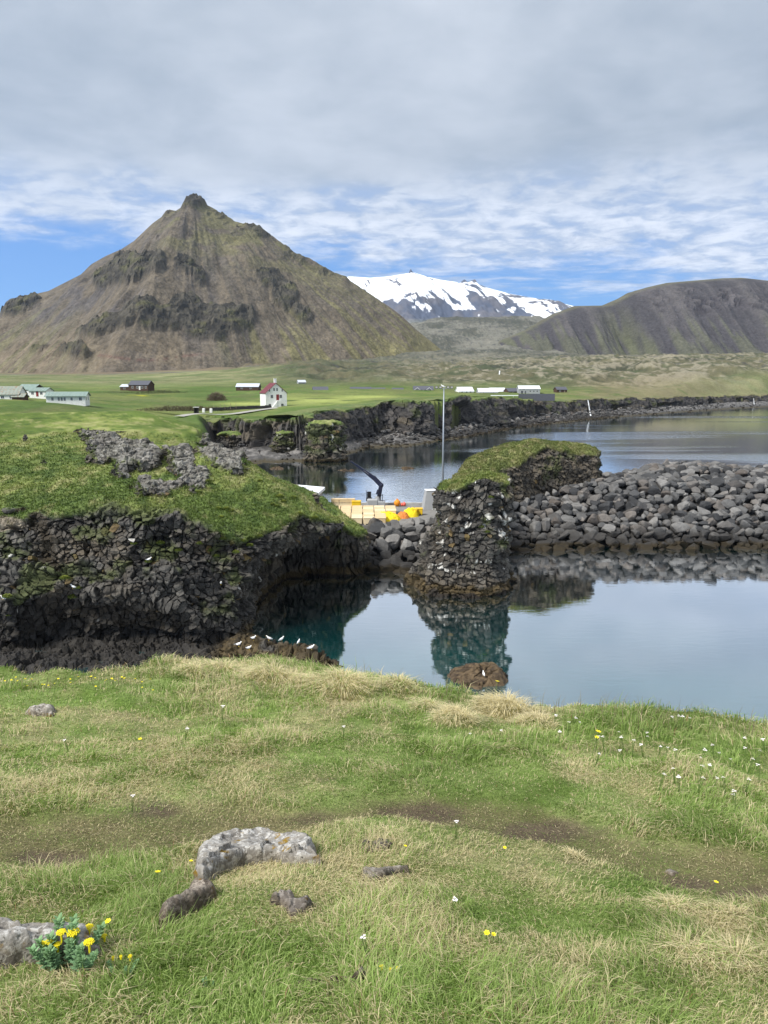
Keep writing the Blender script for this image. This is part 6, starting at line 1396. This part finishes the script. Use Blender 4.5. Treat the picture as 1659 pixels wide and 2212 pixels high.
for q in ((1092, 1540, .20, 1500, 'largest dome of combed straw grass near the cliff edge right of centre'), (985, 1560, .14, 900, 'smaller straw dome left of the largest combed dome'), (1160, 1566, .12, 600, 'ragged straw tuft right of the largest combed dome'), (925, 1535, .13, 600, 'loose straw tuft on the slope left of the small dome', .2),
          (480, 1460, .22, 1200, 'straw tussock on the left brow of the slope', .2), (590, 1470, .22, 1300, 'bleached straw tussock at the centre of the brow', .15), (655, 1478, .14, 700, 'small straw tuft right of the bleached brow tussock', .15), (740, 1500, .26, 1500, 'wide shaggy straw tussock above the middle of the slope', .15), (860, 1492, .18, 900, 'thin straw tussock on the brow above the pool rock', .25),
          (420, 1470, .16, 700, 'leftmost straw tuft on the brow', .2), (1450, 1958, .075, 500, 'wiry straw clump right of the path bend', .2), (1575, 1975, .07, 420, 'wiry straw clump at the right beside the path', .2), (1480, 2060, .10, 600, 'tangled straw clump in the lower right grass', .25), (1590, 2075, .10, 600, 'straw clump at the lower right frame edge', .25), (905, 2062, .055, 420, 'small straw tuft above the flat slab', .1), (845, 1800, .05, 250, 'upright straw tuft by the purplish rock', .4), (265, 2055, .05, 300, 'straw tuft behind the small roseroot'), (1240, 1850, .05, 250, 'grey straw wisp on the worn path edge')): tussock(*q)
# seed-head stalks along the brow
def stalks():
    n = 420; px = RNG.uniform(-60, 1660, n); P = []
    for q in px:
        e_ = np.interp(q, [p[0] for p in _edge_px], [p[1] for p in _edge_px]); P.append(FP(q, e_ + RNG.uniform(2, 40)))
    P = np.array(P); ok = (np.abs(P[:, 2] - fg_z(P[:, 0], P[:, 1])) < .03) & (P[:, 1] > 3) & (np.hypot(P[:, 0], P[:, 1]) < edge_r(P[:, 0], P[:, 1]) + .4); P = P[ok]; n = len(P); L = RNG.uniform(.10, .24, n); col = cmix((0.16, 0.15, 0.08), (0.24, 0.20, 0.13), RNG.uniform(0, 1, n))
    tag(blades('grass_stalks', P, L, np.full(n, .0042), RNG.uniform(.05, .4, n), RNG.normal(.6, .6, n), col, M_blade), 'thin bending seed stalks standing along the brow of the slope', 'grass', kind='stuff')
stalks()
# ---- flowers
M_petw = mat_flat('white_petal', (0.80, 0.76, 0.82), .6, .2, .04, 50, bstr=0); M_pety = mat_flat('yellow_petal', (0.80, 0.68, 0.02), .5, .3, .06, 50, bstr=0); M_stem = mat_flat('green_stem', (0.10, 0.16, 0.04), .7, .2, .1, 20, bstr=0)
def make_flower(name, mat, npet, rp, stem, label, cat, heads=1, group=None, cup=.35):
    e = tag(empty(name, (0, 0, 0)), label, cat, group); s = MB(); hs = []
    for h_ in range(heads):
        a = 2 * PI * h_ / max(heads, 1) + .5; off = 0 if heads == 1 else rp * 1.25
        tpv = (off * math.cos(a), off * math.sin(a), stem + (.004 * (h_ % 2))); s.tube((0, 0, -.02), tpv, .0012, .0010, 5, False); hs.append(tpv)
    s.build('stem', M_stem, e)
    f = MB()
    for hx, hy, hz in hs:
        for k in range(npet):
            a = 2 * PI * k / npet; ca, sa = math.cos(a), math.sin(a); R_ = lambda u, v, w_: (hx + u * ca - v * sa, hy + u * sa + v * ca, hz + w_)
            f.add([R_(0, 0, 0), R_(rp * .55, -rp * .42, rp * cup * .6), R_(rp, -rp * .25, rp * cup), R_(rp * 1.08, 0, rp * cup * .95), R_(rp, rp * .25, rp * cup), R_(rp * .55, rp * .42, rp * cup * .6)], [(0, 1, 2, 3, 4, 5)])
    f.build('petals', mat, e)
    c_ = MB(); [c_.ball((hx, hy, hz + rp * .12), rp * .22, 6, 4) for hx, hy, hz in hs]; c_.build('centre', M_pety if mat is M_petw else mat_y2, e)
    return e
mat_y2 = mat_flat('deep_yellow', (0.62, 0.40, 0.01), .7, .2, .1, 60, bstr=0)
fy = make_flower('buttercup', M_pety, 6, .0085, .085, 'yellow buttercup', 'flower', 1, 'yellow buttercups in the grass')
fw = make_flower('cuckoo_flower', M_petw, 4, .0055, .11, 'white flower', 'flower', 4, 'white cuckooflowers scattered over the right slope')
usedf = {}
def put(src, px, py, label, s=1.0, group=None, lift=.0):
    o_ = src if src.name not in usedf else copy_tree(src); usedf[src.name] = 1
    st_h = .085 if src is fy else .11
    p = FP(px, py + 6, 0); p2 = FP(px, py, st_h * s * .8); o_.location = (float(p2[0]), float(p2[1]), float(fg_z(np.array([p2[0]]), np.array([p2[1]]))[0]) - .01)
    o_.scale = (s, s, s); o_.rotation_euler = (random.uniform(-.25, .25), random.uniform(-.25, .25), random.uniform(0, 6.28)); o_['label'] = label
    if group: o_['group'] = group
for px, py, lb, s in ((335, 1898, 'buttercup in the long grass left of the big stone', 1.1), (408, 1866, 'small buttercup against the left shoulder of the big stone', .8), (247, 1985, 'buttercup standing above the big roseroot plant', 1.0), (868, 1830, 'buttercup right of the small purplish rock', .75), (1088, 1828, 'long-stemmed buttercup just below the worn path', .8), (1054, 2008, 'larger buttercup of the pair in the lower right grass', 1.0), (1064, 2013, 'smaller buttercup of the pair in the lower right grass', .8), (1540, 1912, 'buttercup beside the path at the far right', 1.0), (1280, 1588, 'yellow flower among white ones on the right slope', 1.9), (1288, 1592, 'second yellow flower touching the one among white flowers', 1.5), (305, 1598, 'lone yellow flower on the upper left slope', 1.2), (1068, 1479, 'yellow flower cluster at the brow below the pool rock', 2.0), (1078, 1480, 'right flower of the yellow cluster at the brow', 1.8), (1060, 1480, 'left flower of the yellow cluster at the brow', 1.8)): put(fy, px, py, lb, s)
rr_ = random.Random(5)
for k in range(34): put(fy, rr_.uniform(-10, 330), 1462 + rr_.uniform(0, 36) * rr_.random(), 'small yellow flower in the loose drift along the left brow', rr_.uniform(.6, 1.0), 'yellow flowers drifting along the left brow')
for cx_, cy_ in [(168,185),(65,242),(500,240),(925,246),(850,255),(1063,188),(1075,205),(1123,215),(1142,218),(1113,230),(1090,250),(1215,272),(1190,268),(1270,270),(1327,270),(1322,288),(1362,290),(1378,300),(1415,308),(1270,308),(1190,312),(1472,300),(1515,295),(1530,318),(1475,322),(1500,338),(1556,332),(1605,330),(1408,360),(1420,375),(1362,372),(1465,383),(1510,378),(1548,388),(1597,388),(1575,424),(1568,430),(1640,350),(1655,275),(1385,210),(1405,208),(1420,213),(1445,222),(1595,268),(1250,255),(1290,282),(1470,355),(1340,258),(1600,300),(1635,312)]:
    px, py = 345.6 + cx_ * .7916, 1382 + cy_ * .7916; put(fw, px, py, 'white cuckooflower in the drift over the right-hand slope' if px > 1150 else 'white cuckooflower growing alone in the middle of the slope', rr_.uniform(.6, 1.1), 'white cuckooflowers over the right slope' if px > 1150 else 'single white cuckooflowers on the middle slope')
for px, py, lb in ((970, 1938, 'white flower in the grass right of the mossy knob'), (283, 1722, 'tiny white flower at the left of the worn path'), (985, 1777, 'tiny white flower at the edge of the worn path'), (148, 1600, 'white flower on the upper left slope'), (800, 2035, 'pale flower in the grass above the flat slab')): put(fw, px, py, lb, .8, 'scattered white flowers')
# ---- roseroot plant: crowded fleshy rosettes with yellow heads
M_fl = mat_blade('roseroot_leaf', .15)
def roseroot(px, py, s, heads, nst, label):
    p = FP(px, py); e = tag(empty('roseroot', p), label, 'plant'); r = np.random.default_rng(int(px)); VV, FF, CC = [], [], []; b = 0; tips = []
    for k in range(nst):
        a = r.uniform(0, 2 * PI); q = r.uniform(0, 1) ** .6; bx, by = q * s * math.cos(a) * 1.15, q * s * math.sin(a) * .7; hh = s * (1.25 - .55 * q) * r.uniform(.75, 1.1)
        top = np.array([bx * 1.35, by * 1.35, hh]); root = np.array([bx * .5, by * .5, -.02]); tips.append(top)
        for j in range(34):
            u = .25 + .75 * j / 33; c_ = root + (top - root) * u; th = j * 2.4; d = np.array([math.cos(th), math.sin(th), .35 + .9 * u * u]); d /= np.linalg.norm(d); sd_ = np.array([-math.sin(th), math.cos(th), 0]); l = s * .20 * (1 - .35 * abs(u - .65)); w_ = l * .36; up = np.cross(sd_, d)
            V = np.array([c_, c_ + d * l * .5 + sd_ * w_ - up * .0 , c_ + d * l * .95 + sd_ * w_ * .5, c_ + d * l * 1.1 + up * l * .12, c_ + d * l * .95 - sd_ * w_ * .5, c_ + d * l * .5 - sd_ * w_, c_ + d * l * .5 - up * l * .16])
            VV.append(V); FF.append(np.array([(0, 1, 6), (1, 2, 6), (2, 3, 6), (3, 4, 6), (4, 5, 6), (5, 0, 6)]) + b); b += 7
            g_ = np.array([.15, .27, .15]) * r.uniform(.75, 1.25) + np.array([.04, .05, .0]) * u; CC.append(np.tile(g_, (7, 1)))
    np_mesh('leaves', np.concatenate(VV), None, M_fl, e, col=np.concatenate(CC), F3=np.concatenate(FF))
    for hx, hy, hs in heads:
        d = ray(hx, hy); best = min(tips, key=lambda t_: abs(proj(*(p + t_))[0] - hx) + abs(proj(*(p + t_))[1] - hy)); t_ = (p[1] + best[1]) / d[1]; c_ = np.array([0, 0, CAMZ]) + d * t_ - p
        m_ = MB()
        for j in range(46):
            th = j * 2.4; rr = hs * math.sqrt(j / 46); m_.ball((c_[0] + rr * math.cos(th), c_[1] + rr * math.sin(th), c_[2] + hs * .35 * (1 - (rr / hs) ** 2) + r.uniform(0, .002)), hs * .15, 5, 4)
        m_.tube((c_[0], c_[1], c_[2] - hs * 2.2), (c_[0], c_[1], c_[2]), .0025, .004, 5); m_.build('flower_head', M_pety, e)
roseroot(148, 2086, .10, [(132, 2022 - 7, .013), (158, 2015, .017), (106, 2035, .011), (124, 2041, .010), (192, 2003, .012), (192, 2036, .014), (94, 2036, .006), (225, 2022, .008)], 17, 'big blue-green roseroot plant with yellow flower heads in front of the left stone')
roseroot(262, 2100, .035, [(281, 2066, .006), (244, 2068, .004), (261, 2066, .004)], 7, 'small roseroot with three yellow heads right of the big one')
roseroot(845, 2112, .032, [(824, 2088, .006), (843, 2093, .005), (858, 2092, .006)], 6, 'small roseroot with yellow heads by the flat slab')
roseroot(450, 2132, .022, [], 5, 'tiny flowerless roseroot at the bottom of the slope')
# bushy tuft beyond the brow at the right edge
ctr = FP(1655, 1560); n = 1600; D = RNG.normal(size=(n, 3)); D /= np.linalg.norm(D, axis=1, keepdims=True); D[:, 2] = np.abs(D[:, 2]); P = ctr + D * np.array([.16, .12, .13]) * RNG.uniform(.6, 1, (n, 1)) - [0, 0, .02]
tag(blades('leafy_clump', P, RNG.uniform(.03, .07, n), np.full(n, .014), RNG.uniform(.2, .9, n), np.arctan2(D[:, 1], D[:, 0]), cmix((0.05, 0.10, 0.025), (0.11, 0.18, 0.04), RNG.uniform(0, 1, n)), M_blade), 'dark green leafy clump beyond the brow at the right frame edge', 'plant')

# ---- air between the camera and the far mountains
m = bpy.data.materials.new('air'); m.use_nodes = True; t = NT(m.node_tree); t.n.clear(); o = t.n.new('ShaderNodeOutputMaterial'); v = t.n.new('ShaderNodeVolumePrincipled')
v.inputs['Density'].default_value = 0.000035; v.inputs['Color'].default_value = (0.62, 0.76, 0.95, 1); v.inputs['Anisotropy'].default_value = 0.2; t.l.new(v.outputs[0], o.inputs['Volume'])
hz = MB(); hz.box(-4600, 4600, -80, 7600, -5, 1750); hz = hz.build('haze', m); tag(hz, kind='stuff')
